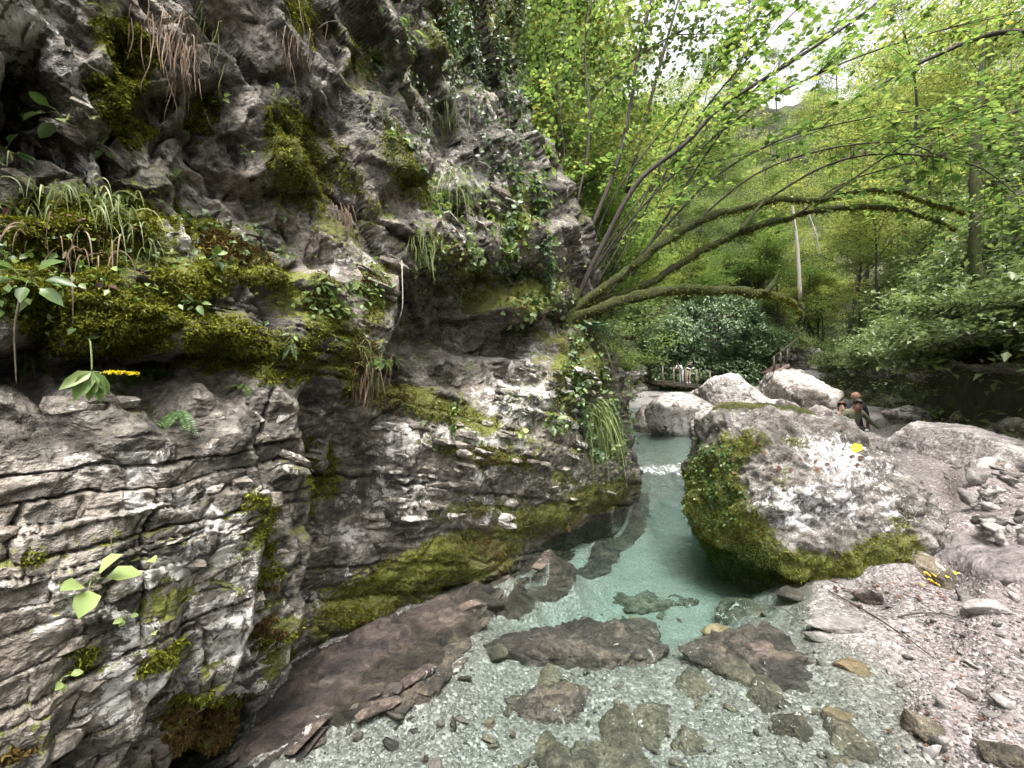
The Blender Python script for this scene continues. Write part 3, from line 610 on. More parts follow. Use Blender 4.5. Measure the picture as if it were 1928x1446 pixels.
# ------------------------------------------------------------------ right rock wall and hills
RP = np.array([(3.2, -6), (5.0, -1), (6.0, 2.5), (6.9, 5.2), (8.3, 7.9), (10.6, 11.2), (14, 16.5), (18.5, 24), (25, 33), (34, 41), (46, 50)], float)
LP = np.array([(0.2, 7), (1.6, 10), (3.0, 14), (4.6, 19), (7.2, 26), (10.5, 33.5), (15, 36.5), (22, 38.5), (30, 42), (40, 50)], float)
def path_eval(path, n):
    p = spline(path, 12)[:, :2]; L = np.concatenate([[0], np.cumsum(np.linalg.norm(np.diff(p, axis=0), axis=1))])
    q = np.linspace(0, L[-1], n); x = np.interp(q, L, p[:, 0]); y = np.interp(q, L, p[:, 1])
    t = norm(np.stack([np.gradient(x), np.gradient(y)], 1)); return np.stack([x, y], 1), t, q
def rock_wall(name, path, side, n, h0, h1, nh, mat, label, recess=0.5):
    p, t, q = path_eval(path, n); nr = np.stack([t[:, 1], -t[:, 0]], 1) * side      # outward (away from the gorge)
    hh = np.linspace(h0, h1, nh); Q, H = np.meshgrid(q, hh, indexing='ij'); Qf, Hf = Q.ravel(), H.ravel()
    gb = ground_z(p[:, 0], np.maximum(p[:, 1], .6)); gb = np.repeat(gb, nh)
    q3 = np.stack([Qf, Hf, Qf * 0], 1); wv = Hf + 0.08 * fbm(q3 * .8, 3) + 0.05 * Qf
    off = recess * np.exp(-((Hf - 0.75) / 0.45) ** 2) * (0.6 + 0.6 * fbm(q3 * .35, 2))
    for T, amp in ((0.3, .16), (0.1, .07)):
        k = np.floor(wv / T); f = wv / T - k; j = np.floor(Qf / (1.1 * T * 5) + 9 * hsh(k, 1)); off -= amp * (hsh(k + 7 * j, 4) - .5) + amp * .6 * np.minimum(sst(0, .2, f), 1) - .03
    off += 0.25 * fbm(q3 * .6, 3) + 0.07 * fbm(q3 * 3, 3) + 0.25 * np.maximum(Hf - 1.2, 0)
    pp = np.repeat(p, nh, 0); nn = np.repeat(nr, nh, 0)
    v = np.stack([pp[:, 0] + nn[:, 0] * off, pp[:, 1] + nn[:, 1] * off, gb + Hf], 1)
    f = grid_faces(n, nh)
    o = add(name, mk_mesh(name, v, f if side < 0 else f[:, ::-1], mat)); tag(o, label, kind='structure'); return v, o
wallR, wallR_o = rock_wall('rock_wall', RP, 1, 520, -0.4, 1.3, 80, DARKW, 'dark layered rock wall under the overhanging thicket on the right bank', 0.7)
wallL, _ = rock_wall('rock_wall', LP, -1, 360, -0.5, 2.4, 60, DARKW, 'dark rocky bank behind the footbridge', 0.4)
def hill(name, path, side, n, nr_h, z0, slope, rmax, setback, steep=2.2):
    p, t, q = path_eval(path, n); nr = np.stack([t[:, 1], -t[:, 0]], 1) * side
    rr = np.concatenate([np.linspace(0, 6, nr_h // 2), np.linspace(6.3, rmax, nr_h - nr_h // 2)]); Q, RR = np.meshgrid(q, rr, indexing='ij')
    pp = np.repeat(p, nr_h, 0); nn = np.repeat(nr, nr_h, 0); Rf = RR.ravel() 
    x = pp[:, 0] + nn[:, 0] * (Rf + setback); y = pp[:, 1] + nn[:, 1] * (Rf + setback)
    gb = np.repeat(ground_z(p[:, 0], np.maximum(p[:, 1], .6)), nr_h)
    q3 = np.stack([x, y, x * 0], 1)
    z = gb + z0 + Rf * slope + steep * np.tanh(np.maximum(Rf - 1, 0) * .5) * (0.6 + .8 * fbm(q3 * .15, 2)) + 0.5 * fbm(q3 * .5, 4) * np.minimum(Rf, 1) + 0.12 * fbm(q3 * 2.2, 3)
    z = np.where(Rf < 0.01, gb + z0 - 0.9, z)
    v = np.stack([x, y, z], 1); f = grid_faces(n, nr_h)
    o = add(name, mk_mesh(name, v, f if side > 0 else f[:, ::-1], HILL)); tag(o, kind='structure')
    return v.reshape(n, nr_h, 3)
HR = hill('hillside', RP, 1, 300, 70, 0.85, 1.5, 30, 0.1)
HL = hill('hillside', LP, -1, 260, 70, 1.7, 1.3, 36, 0.2)
EP = np.array([(12, 52), (30, 50), (50, 44), (70, 36)], float)
HE = hill('hillside', EP, -1, 60, 40, 0.5, 1.35, 40, 0.)
#PART3
# ------------------------------------------------------------------ stones set in the cliff's beds
import bmesh
def hull_stone(seed, n=18, flat=False, box=0.65):
    rr = np.random.RandomState(seed); p = rr.normal(size=(n, 3)); p = p / np.abs(p).max(1)[:, None] * box + norm(p) * (1 - box); p *= rr.uniform(.82, 1, (n, 1)); p *= 0.5
    bm = bmesh.new()
    for q in p: bm.verts.new(q)
    r = bmesh.ops.convex_hull(bm, input=bm.verts)
    bmesh.ops.delete(bm, geom=[g for g in bm.verts if not g.link_faces], context='VERTS')
    bmesh.ops.recalc_face_normals(bm, faces=bm.faces)
    me = bpy.data.meshes.new('stone'); bm.to_mesh(me); bm.free(); return me
BLK = [hull_stone(100 + i, 22, box=.8) for i in range(14)]
for me in BLK: me.materials.append(BLOCK)
def put_block(s, z, ls, lh, ld, out, tiltz=0.0, d=None):
    d = cliff_d(np.array([s]), np.array([z]))[0][0] if d is None else d
    o = add('stone', BLK[rnd.randrange(len(BLK))], cliff, cl_xyz(np.array([s]), np.array([d - ld * .5 + out]), np.array([z]))[0])
    o.rotation_euler = (rnd.uniform(-.1, .1), tiltz + rnd.uniform(-.06, .06), math.atan2(TN[1], TN[0]) + rnd.uniform(-.18, .18))
    o.scale = (ls, ld, lh)
def _mean_d(s, z): return float(cliff_d(np.array([s, s, s - .03, s + .03]), np.array([z - .015, z + .015, z, z]))[0].mean())
zr = 0.30
while zr < 1.52:
    th = rnd.choice([.03, .04, .045, .055, .07]) if zr < 1.2 else rnd.choice([.07, .1, .12]); s_ = rnd.uniform(-.1, .1)
    while s_ < 1.0:
        L = th * rnd.uniform(1.0, 3.2)
        dens = .22 if zr > 1.2 else (.8 if zr > 1.04 else .48)
        if rnd.random() < dens and s_ + L < 1.02 - max(0, (.75 - zr)) * .9:
            put_block(s_ + L / 2, zr + th / 2, L * 1.06, th * rnd.uniform(.85, 1.1), .13, rnd.uniform(.0, .03), 0, _mean_d(s_ + L / 2, zr + th / 2))
        s_ += L * rnd.uniform(1.0, 1.35)
    zr += th * 1.12
for (x0, x1, y0, y1, n, sz) in [(940, 1150, 690, 800, 60, .09), (700, 1100, 790, 900, 45, .10), (640, 1160, 880, 990, 34, .10), (560, 640, 760, 900, 14, .07), (640, 780, 480, 560, 12, .09), (850, 1000, 300, 420, 16, .13), (60, 210, 130, 330, 12, .09)]:
    for i in range(n):
        p, nn = hit(rnd.uniform(x0, x1), rnd.uniform(y0, y1)); sz_ = sz * rnd.uniform(.5, 1.5) * (.5 + .13 * p[1])
        o = add('stone', BLK[rnd.randrange(len(BLK))], cliff, p - nn * sz_ * .12)
        o.rotation_euler = (rnd.uniform(-.15, .15), .26 + rnd.uniform(-.1, .1) if x0 > 600 else rnd.uniform(.3, .6), math.atan2(TN[1], TN[0]) + rnd.uniform(-.2, .2))
        o.scale = (sz_ * rnd.uniform(1.2, 2.6), sz_ * rnd.uniform(.6, 1.0), sz_ * rnd.uniform(.3, .6))

# ------------------------------------------------------------------ boulders
def sphere_dirs(n):
    """cube-sphere grid: directions and quads (welded by parametrisation per face, seams coincide)"""
    t = np.tan(np.linspace(-math.pi / 4, math.pi / 4, n)); a, b = np.meshgrid(t, t); a, b = a.ravel(), b.ravel(); o = np.ones_like(a); V = []; Fc = []
    for k, (x, y, z) in enumerate([(o, a, b), (-o, -a, b), (-a, o, b), (a, -o, b), (a, b, o), (a, -b, -o)]):
        V.append(np.stack([x, y, z], 1)); Fc.append(grid_faces(n, n) + k * n * n)
    v = norm(np.vstack(V)); f = np.vstack(Fc)
    key = np.round(v * 1e5).astype(np.int64); _, first, inv = np.unique(key, axis=0, return_index=True, return_inverse=True); inv = inv.ravel()
    return v[first], inv[f]
_DC = {}
def boulder(name, loc, size, label, cat='boulder', planes=None, res=28, seed=1, mat=None, amp=1.0, nplanes=14, moss=None, group=None, p=9.0, rz=0.0, crack=1.0):
    if res not in _DC: _DC[res] = sphere_dirs(res)
    d, f = _DC[res]; rr = np.random.RandomState(seed)
    if planes is None:
        nn = norm(rr.normal(size=(nplanes, 3)) * np.array([1, 1, .8])); dd = rr.uniform(.72, 1.0, nplanes)
    else:
        nn = norm(np.array([q[:3] for q in planes], float)); dd = np.array([q[3] for q in planes], float)
    inv = (np.maximum(d @ nn.T, 0) / dd[None]) ** p; r = 1 / np.maximum(inv.sum(1), 1e-6) ** (1 / p); r = np.minimum(r, 1.7)
    sz = np.asarray(size, float); v = d * r[:, None] * sz
    m = sz.mean(); q = v / m + seed * 3.7
    fx, fe = facets((q[:, 0] + q[:, 2] * .6) * 3.2, (q[:, 1] + q[:, 2] * .9) * 3.2, seed * 1.3)
    v = v + d * (m * amp * (.10 * fbm(q * 1.3, 3) + .05 * fx - .03 * crack * sst(.12, 0, fe) + .045 * ridged(q * 3.2, 4) + .022 * fbm(q * 9, 3) + (.016 * ridged(q * 14, 3) + .007 * fbm(q * 40, 2) if res > 100 else 0)))[:, None]
    c_, s_ = math.cos(rz), math.sin(rz); v = np.stack([v[:, 0] * c_ - v[:, 1] * s_, v[:, 0] * s_ + v[:, 1] * c_, v[:, 2]], 1)
    at = {'moss': np.zeros(len(v)), 'lichen': np.full(len(v), .6)}
    if moss is not None: at['moss'], at['lichen'] = moss(v, d)
    o = add(name, mk_mesh(name, v, f, mat or FARB, True, at), None, loc)
    if label: tag(o, label, cat, group)
    return o
BIGC = np.array([2.66, 4.1, .38])
def big_moss(v, d):
    w_ = v + BIGC; px, py = pix(w_)
    ms = patches(px, py, [(1340, 930, 60, 90, 10, 1.5), (1400, 840, 60, 30, -10, 1.0), (1370, 870, 40, 60, 0, 1.1), (1380, 1010, 90, 55, 20, 1.5), (1520, 1075, 160, 38, 4, 1.5), (1660, 1045, 90, 42, -20, 1.3), (1470, 900, 30, 50, 0, .55), (1450, 960, 30, 50, 0, .5), (1300, 990, 60, 60, 0, .9), (1700, 1000, 50, 40, 0, .7), (1480, 830, 70, 20, 10, .6)])
    li = patches(px, py, [(1540, 950, 110, 55, 0, .8), (1600, 880, 130, 60, 0, .6), (1440, 940, 70, 60, 0, .7), (1550, 850, 150, 40, 0, .5), (1690, 960, 60, 60, 0, .5)])
    return ms - .25, li
BIGPL = [(-.05, .15, 1, .80), (.12, -.62, .78, .72), (.05, -.92, .22, .84), (.05, -.85, -.5, .80), (-1, -.1, .22, .70), (-.75, -.5, .4, .78), (-.7, -.35, -.62, .72), (.95, -.2, .25, 1.02), (.72, -.25, .62, .80), (.5, 0, .87, .735), (.75, -.4, -.5, .92), (0, 1, .1, .9), (.6, .8, .3, .95), (-.6, .8, .3, .85), (-.8, .5, -.25, .72), (0, 0, -1, 1.0)]
big = boulder('boulder', BIGC, (1.1, 1.08, 1.13), 'huge mossy white boulder standing at the edge of the turquoise pool', planes=BIGPL, res=112, seed=4, mat=BOULD, amp=1.05, p=11, moss=big_moss, crack=.2)
def bb(px, py0, py1, Y, wpx, label, seed, depth=1.0, mat=None, mossy=0.0, amp=1.0, res=30, cat='boulder', name='boulder', group=None, sink=.25, rz=0.0, p=9.0):
    """boulder seen between rows py0 (top) and py1 (foot), wpx wide, at distance Y"""
    wm = wpx * Y / F; h = (py1 - py0) * Y / F; zt = CAMZ + (723 - py0) * Y / F; hz = h * (1 + sink)
    c = P(px, py0, Y); c[2] = zt - hz * .52
    mf = (lambda v, d: (mossy * sst(-.4, .6, d[:, 2] + .5 * pn(v * 3)) - .1, np.full(len(v), .6)))
    return boulder(name, c, (wm * .52, wm * .52 * depth, hz * .54), label, cat, None, res, seed, mat, amp, 14, mf, group, p, rz)
PINKST = rock_mat('pinkish_slab_stone', (0.13, 0.11, 0.108), (0.28, 0.245, 0.24), (0.43, 0.39, 0.385), lich=.3, moss_up=0, moss_base=-.45, stretch=(.6, 1, 2.5), sc=.9, algae=.35)
bb(1450, 766, 850, 6.0, 225, 'broad lichen-speckled boulder directly behind the huge mossy one', 8, .8, BOULD, .8, .8, 48, p=7)
bb(1280, 736, 812, 12.4, 108, 'rounded pale boulder with a hollow underside by the upper pool', 13, 1.0, None, .25, .8, 40)
bb(1335, 778, 822, 11.3, 62, 'small rounded grey boulder wedged at the upper pool edge', 17, 1.0)
bb(1397, 738, 802, 13.4, 112, 'pale domed boulder between the hollow boulder and the peaked boulder', 19, 1.0, None, .1, .8, 40)
bb(1350, 728, 765, 16.5, 90, 'low grey boulder right under the footbridge deck', 23, 1.0, None, .3)
bb(1487, 700, 775, 15.0, 122, 'big peaked grey boulder far behind the huge mossy one', 29, 1.0, None, .15, .8, 44, p=14)
bb(1425, 757, 778, 13.0, 80, 'flat white rock slab beside the pale domed boulder', 31, .8, None, 0)
bb(1213, 760, 803, 14.0, 36, 'narrow upright pale rock at the left edge of upper pool', 37, 1.0, None, .3)
bb(1545, 775, 815, 9.6, 70, 'low pale rock just left of the three walkers', 41, 1.0, None, .1)
bb(1767, 818, 858, 7.2, 72, 'round moss-covered rock on the right bank, behind the pinkish slab', 43, 1.0, None, .9, .7, 36)
bb(1838, 846, 902, 6.3, 82, 'angular rock with mossy face beneath the dark wall', 47, 1.0, None, .5, .7, 36, p=14)
bb(1715, 764, 800, 9.0, 70, 'grey rock beside the outstretched hand of the olive-shirted walker', 53, 1.0)
bb(1905, 905, 1000, 4.6, 110, 'large pale rock cut by the right edge of the view', 59, 1.0, None, .1, .8, 36)
bb(1855, 902, 935, 5.6, 70, 'smooth flat pale rock next to the edge rock', 61, 1.2, None, .0, .5)
bb(1765, 836, 910, 5.8, 165, 'long smooth pinkish-grey bedrock slab behind the huge mossy boulder', 67, 1.5, PINKST, 0, .45, 48, rz=-.5)
bb(1640, 822, 855, 7.6, 120, 'low ridge of pale rock in front of the walkers', 73, .9, PINKST, 0, .6)

# ------------------------------------------------------------------ single stones on the bed and on the banks
def stone(px, py, wpx, hpx, label, mat, seed, group=None, rz=0.0, rise=.35, cat='stone', name='stone', res=14, amp=.8, flat=.35, p=8):
    Y = (CAMZ) * F / (py - 723)
    for _ in range(4): 
        z = float(ground_z((px - 964) / F * Y, Y)[0]); Y = (CAMZ - z) * F / (py - 723)
    wm = wpx * Y / F * .5; dm = hpx * Y * Y / (F * CAMZ) * .5 * 1.05; h = min(wm, dm) * flat * 2
    if z < 0: h = min(h, max(.022, -z * .75)); rise = -.15
    return boulder(name, ((px - 964) / F * Y, Y, z + h * (rise - .1)), (wm * 1.12, dm * 1.12, h), label, cat, None, res, seed, mat, amp, 12, None, group, p, rz)
OLST = rock_mat('olive_stone', (0.018, 0.015, 0.01), (0.07, 0.06, 0.04), (0.17, 0.15, 0.11), lich=-.5, moss_up=0, moss_base=-.5, stretch=(1, 1, 1), sc=2.0, use_attr=False, algae=.4)
SLABW = rock_mat('wet_purple_slab', (0.014, 0.011, 0.011), (0.055, 0.041, 0.036), (0.15, 0.115, 0.095), lich=-.5, moss_up=0, moss_base=-.45, stretch=(1.2, 2.2, 3), sc=1.2, use_attr=False, algae=.45)
ST = [(1110,1222,250,80,'wide purple-brown slab lying on the pale gravel under shallow water',STONE_P,.25),(1432,1232,172,95,'broad brown slab in the shallows below the huge boulder',STONE_P,.25),(1030,1337,120,48,'jagged dark slab on the pebble bed, below the widest slab',STONE_P,.3),
 (1225,1358,75,46,'dark angular stone poking at the water surface near the bottom',STONE_D,.6),(1172,1368,70,62,'long dark stone leaning against the angular one in the shallows',STONE_D,.5),(1160,1432,110,60,'big greenish stone under water at the bottom edge',STONE_D,.5),(1040,1428,66,52,'dark greenish stone at the bottom edge, near the pebbles',STONE_D,.5),
 (1088,1432,44,40,'olive stone beside the dark greenish bottom stone',STONE_D,.5),(1580,1352,64,28,'thin tan leaf-shaped stone in the shallows',STONE_B,.4),(1606,1255,54,22,'rusty orange stone with a flat top on the gravel',STONE_B,.5),(1596,1405,50,62,'long grey stone lying lengthwise at the bottom',STONE_D,.4),(1497,1372,62,44,'brown stone left of the tan stone',STONE_D,.4),
 (1737,1377,52,40,'dark wet stone alone on the lower right gravel',STONE_D,.5),(1893,1432,64,44,'dark brown stone in the lower right corner',STONE_D,.5),(1585,1186,78,16,'slim grey slab on the sand below the huge boulder',STONE_L,.35),(1545,1198,54,16,'short slim grey slab next to the longer one',STONE_L,.35),(1398,1152,84,32,'flat dark stone at the sandy pool rim',STONE_D,.4),
 (1500,1120,48,30,'grey-brown block touching the foot of the huge boulder',STONE_P,.8),(1752,1086,54,30,'rounded grey stone among fallen leaves on the gravel',STONE_D,.7),(1212,1140,150,26,'dark sunken slab in the turquoise pool',STONE_D,.3),(1205,1185,34,20,'yellowish stone at the corner of the widest slab',STONE_B,.6),(1350,1190,44,20,'ochre stone left of the broad brown slab',STONE_B,.5),
 (1868,1152,60,14,'white elongated stone on the pinkish gravel',STONE_L,.8),(1300,1400,60,40,'mottled stone in the glinting ripples',STONE_D,.3),(1450,1320,70,44,'grey stone under water below the broad brown slab',STONE_D,.3),(1305,1290,60,40,'olive stone between the two big slabs',STONE_D,.3),(1370,1262,50,30,'small olive stone at the left tip of the broad brown slab',STONE_D,.3),
 (1040,1278,52,24,'smooth olive stone just below the widest slab',STONE_D,.5),(930,1230,30,26,'small pointed stone left of the widest slab',STONE_D,.5),(1640,1130,40,18,'small brown stone under the right end of huge boulder',STONE_P,.6)]
for i, (px, py, wp, hp, lb, mt, ri) in enumerate(ST):
    mt = {STONE_P: SLABW, STONE_D: OLST}.get(mt, mt)
    stone(px, py, wp, hp, lb, mt, 200 + i, None, rnd.uniform(-.15, .15), ri, res=30 if wp > 90 else 20, amp=1.9 if wp > 90 else 1.1, flat=.22 if wp > 90 else .35, p=14)
_sv = {}
def small_stone(kind, mt, i):
    if (kind, i) not in _sv:
        d, f = sphere_dirs(7); rr = np.random.RandomState(400 + i); nn = norm(rr.normal(size=(9, 3))); dd = rr.uniform(.7, 1, 9)
        r = 1 / (((np.maximum(d @ nn.T, 0) / dd[None]) ** 8).sum(1)) ** (1 / 8); _sv[(kind, i)] = mk_mesh('stone', d * (r * (1 + .12 * fbm(d * 2 + i, 3)))[:, None] * np.array([1, rr.uniform(.6, .95), rr.uniform(.4, .75)]), f, mt)
    return _sv[(kind, i)]
def scatter_stones(n, poly, smin, smax, mt, kind, label, group, bias=2.0, lift=.15):
    xs = [q[0] for q in poly]; ys = [q[1] for q in poly]; k = 0
    while k < n:
        px, py = rnd.uniform(min(xs), max(xs)), rnd.uniform(min(ys), max(ys))
        if not inpoly(np.array([px]), np.array([py]), poly)[0]: continue
        Y = CAMZ * F / (py - 723)
        for _ in range(3): z = float(ground_z((px - 964) / F * Y, Y)[0]); Y = (CAMZ - z) * F / (py - 723)
        s = smin + (smax - smin) * rnd.random() ** bias
        o = add('stone', small_stone(kind, mt, rnd.randrange(6)), None, ((px - 964) / F * Y, Y, z + s * lift)); o.scale = (s, s, s * rnd.uniform(.9, 1.5)); o.rotation_euler = (rnd.uniform(-.2, .2), rnd.uniform(-.2, .2), rnd.uniform(0, 6.28))
        tag(o, label, 'stone', group); k += 1
def on_bed(px, py):
    Y = CAMZ * F / (py - 723)
    for _ in range(3): z = float(ground_z((px - 964) / F * Y, Y)[0]); Y = (CAMZ - z) * F / (py - 723)
    return np.array([(px - 964) / F * Y, Y, z])
BEDPOLY = [(860,1446),(960,1300),(1050,1150),(1300,1140),(1500,1150),(1600,1250),(1650,1446)]
scatter_stones(95, BEDPOLY, .008, .032, OLST, 'd', 'small olive-grey stone among others scattered on the shallow stream bed', 'small stones on the stream bed')
scatter_stones(42, [(1650,1130),(1928,1080),(1928,1446),(1700,1446)], .012, .035, STONE_L, 'l', 'small pale stone on the pinkish gravel bank at lower right', 'small stones on the gravel bank')
scatter_stones(60, [(1760,850),(1928,890),(1928,1040),(1870,1020),(1790,930)], .02, .07, STONE_L, 'c', 'pale cobble in the rubble on the right bank', 'cobbles on the right bank')
scatter_stones(25, [(1640,790),(1760,790),(1900,870),(1800,850)], .04, .2, STONE_L, 'c', 'grey cobble along the foot of the dark wall', 'cobbles by the wall')
scatter_stones(25, [(560,1300),(820,1290),(860,1230),(930,1150),(880,1446),(700,1446)], .010, .03, STONE_P, 'p', 'small dark chip on the edge of the brown bedrock shelf', 'chips on the shelf')
# bedded slabs of the bedrock shelf at the cliff foot
SLAB = rock_mat('brown_bedrock', (0.013, 0.010, 0.010), (0.058, 0.042, 0.036), (0.17, 0.13, 0.105), lich=-.3, moss_up=0, moss_base=-.6, stretch=(1.5, 1.2, 5), sc=1.6, use_attr=False, algae=.6)
CHK = [hull_stone(300 + i, 16, box=.75) for i in range(8)]
for me in CHK: me.materials.append(SLAB)
EDGE = [(470, 1440), (560, 1395), (640, 1370), (700, 1350), (760, 1335), (810, 1310), (835, 1275), (870, 1235), (895, 1195), (925, 1150), (945, 1115), (1010, 1070), (1070, 1040), (1130, 1000)]
for i in range(60):
    t = rnd.random() * (len(EDGE) - 1.01); k = int(t); f_ = t - k; px = EDGE[k][0] * (1 - f_) + EDGE[k + 1][0] * f_ + rnd.gauss(-8, 20); py = EDGE[k][1] * (1 - f_) + EDGE[k + 1][1] * f_ + rnd.gauss(-4, 14); q = on_bed(px, py)
    o = add('slab', CHK[rnd.randrange(8)], ground, q - np.array([0, 0, .006])); L = rnd.uniform(.05, .17) * (.6 + .15 * q[1]); o.scale = (L * rnd.uniform(1.2, 2.4), L * rnd.uniform(.6, 1.), L * rnd.uniform(.25, .45)); o.rotation_euler = (rnd.uniform(-.15, .25), rnd.uniform(-.12, .12), math.atan2(TN[1], TN[0]) + rnd.uniform(-.4, .4))
# loose pebbles
ico = np.array([(0, 0, 1)] + [(math.cos(k * 1.2566) * .894, math.sin(k * 1.2566) * .894, .447) for k in range(5)] + [(math.cos(k * 1.2566 + .628) * .894, math.sin(k * 1.2566 + .628) * .894, -.447) for k in range(5)] + [(0, 0, -1)])
icf = np.array([(0, 1 + k, 1 + (k + 1) % 5) for k in range(5)] + [(1 + k, 6 + k, 1 + (k + 1) % 5) for k in range(5)] + [(1 + (k + 1) % 5, 6 + k, 6 + (k + 1) % 5) for k in range(5)] + [(11, 6 + (k + 1) % 5, 6 + k) for k in range(5)])
N = 14000
px = R.uniform(560, 1990, N); py = 1010 + 470 * R.rand(N) ** .8; Y = CAMZ * F / (py - 723); x = (px - 964) / F * Y
_, bedm, _ = ground_full(x, Y); gzv = ground_z(x, Y); keep = (bedm < .5) & (gzv > -.4); x, Y, gzv = x[keep], Y[keep], gzv[keep]; N = len(x)
s = (.003 + .0085 * R.rand(N) ** 2.6) * (.55 + .2 * Y) * np.where(gzv > .02, 1.25, 1.0); an = R.uniform(0, 6.28, N); pv = ico[None] * (s[:, None, None] * np.stack([np.ones(N), R.uniform(.6, 1, N), R.uniform(.35, .7, N)], 1)[:, None, :])
pv = pv * R.uniform(.8, 1.15, (N, 12, 1)); ca, sa = np.cos(an)[:, None], np.sin(an)[:, None]
pv = np.stack([pv[..., 0] * ca - pv[..., 1] * sa + x[:, None], pv[..., 0] * sa + pv[..., 1] * ca + Y[:, None], pv[..., 2] + gzv[:, None] + .15 * s[:, None]], -1)
peb = add('gravel', mk_mesh('gravel', pv.reshape(-1, 3), (icf[None] + (np.arange(N) * 12)[:, None, None]).reshape(-1, 3), PEB_M, True, {'rnd': np.repeat(R.rand(N), 12)}))
tag(peb, 'loose pale pebbles covering stream bed and bank', 'gravel', kind='stuff')

# ------------------------------------------------------------------ moss fronds on the cliff and on the boulder
def moss_mesh(name, pos, nrm, n, ln, mat, parent, label, droop=.5, per=3):
    idx = R.randint(0, len(pos), n); p = pos[idx] + R.normal(size=(n, 3)) * .004; nn = nrm[idx]; b = Buf()
    for k in range(per):
        d = nn + R.normal(size=(n, 3)) * .75 + np.array([0, 0, -droop]); L = ln * R.uniform(.5, 1.4, n)
        leaves(b, p, d, norm(nn + R.normal(size=(n, 3)) * .4), L, .35, True, np.clip(R.normal(.5, .22, n), 0, 1))
    o = add(name, b.mesh(name, mat, False), parent); tag(o, kind='stuff'); return o
mm_ = cmoss + .6 * fbm(CV * 5, 3) * (cmoss > .1)
area_w = CV[:, 1]
sel = np.where((mm_ > .36) & (cpx > -60) & (cpx < 1240) & (cpy > -60) & (cpy < 1500))[0]
brown = (fbm(CV[sel] * 1.7 + 9, 2) > .28) | (cpy[sel] > 1330)
moss_mesh('moss', CV[sel[~brown]], CN[sel[~brown]], 78000, .0145, MOSS, cliff, '', .5, 2)
moss_mesh('moss', CV[sel[brown]], CN[sel[brown]], 18000, .017, MOSSB, cliff, '', .7, 2)
bw = np.array([v.co for v in big.data.vertices]); bn = norm(np.array([v.normal for v in big.data.vertices])); am = np.zeros(len(bw), np.float32); big.data.attributes['moss'].data.foreach_get('value', am)
sel = np.where(am + .5 * fbm(bw * 5, 3) > .45)[0]
moss_mesh('moss', bw[sel], bn[sel], 20000, .018, MOSS, big, '', .5, 2)
bpx, bpy_ = pix(bw + BIGC)
# small-leaved creeper on the boulder's lower left and left flank
for (x0, y0, rx, ry, nn_, sz, mt, nm) in [(1410, 1055, 70, 26, 2600, .014, LEAF_H, 'creeper'), (1345, 920, 45, 75, 2200, .03, LEAF_F, 'creeper')]:
    wgt = np.exp(-((bpx - x0) / rx) ** 2 - ((bpy_ - y0) / ry) ** 2); idx = R.choice(len(bw), nn_, p=wgt / wgt.sum()); b = Buf()
    leaves(b, bw[idx] + bn[idx] * .012, bn[idx] * .3 + R.normal(size=(nn_, 3)) * .6 + np.array([0, 0, -.4]), bn[idx] + R.normal(size=(nn_, 3)) * .35, sz * R.uniform(.6, 1.4, nn_), .75, True)
    o = add(nm, b.mesh(nm, mt, False), big); tag(o, kind='stuff')
#PART4
# ------------------------------------------------------------------ plants on the cliff
def grass_tuft(px, py, n, L, mat, label, spread=.35, droop=1.0, wid=.0022, out=.25, base=.03, pos=None, nrm=None, grp=None):
    if pos is None: pos, nrm = hit(px, py)
    b = Buf(); 
    for i in range(n):
        o = R.normal(size=3) * base; d = norm(nrm * out + R.normal(size=3) * spread + np.array([0, 0, .55 if droop < 1.4 else .1])); l = L * R.uniform(.5, 1.1); t = np.linspace(0, 1, 8)[:, None]
        c = o + d * l * t * (1 - .35 * t) + np.array([0, 0, -1.0]) * droop * l * t ** 2 * .75 + R.normal(size=3) * .05 * l * t ** 2
        if droop > 1.65:
            ph = R.rand(2) * 6.28; c = o + d * l * .22 * np.sqrt(t) + np.array([0, 0, -1.0]) * l * np.maximum(t - .06, 0) + np.stack([np.sin(t[:, 0] * 5 + ph[0]), np.sin(t[:, 0] * 6 + ph[1]), t[:, 0] * 0], 1) * .045 * l * t
        ribbon(b, c, [wid, wid * 1.1, wid * .8, wid * .15], rnd.random(), norm(nrm + R.normal(size=3) * .4))
    o = add('grass_tuft', b.mesh('grass_tuft', mat, True), None, pos - nrm * .01); tag(o, label, 'grass', grp); return o
grass_tuft(325, 75, 90, .215, GRASS_D, 'long dry straw-coloured grass hanging beneath the upper left overhang', .12, 2.6, .0018, .08, .05)
grass_tuft(395, 50, 34, .22, GRASS_G, 'long grey-green grass blades drooping beside the dry hanging tuft', .2, 1.8, .0022, .35, .06)
grass_tuft(650, 398, 110, .19, GRASS_D, 'dry brown grass tuft drooping in the middle of cliff', .25, 1.9, .002, .35, .04)
grass_tuft(800, 445, 60, .19, GRASS_G, 'green grass tuft hanging right of the dry brown tuft', .3, 1.7, .003, .4, .05)
grass_tuft(690, 700, 90, .2, GRASS_D, 'dry grass clump at the tip of the mossy overhang', .3, 1.7, .002, .3, .05)
grass_tuft(690, 670, 50, .17, GRASS_G, 'short green grass on the tip of the mossy overhang', .35, 1.2, .002, .3, .04)
grass_tuft(170, 395, 70, .17, GRASS_G, 'arching green grass tuft on the left mossy ledge', .45, 1.2, .0022, .4, .04)
grass_tuft(235, 415, 70, .18, GRASS_G, 'dense arching grass at the right end of the left ledge', .45, 1.2, .0022, .4, .04)
grass_tuft(55, 385, 55, .16, GRASS_G, 'green grass on the ledge at the left edge', .45, 1.2, .0022, .4, .05)
grass_tuft(120, 470, 50, .14, GRASS_D, 'dry grass stems below the left ledge', .4, 1.5, .0018, .4, .06)
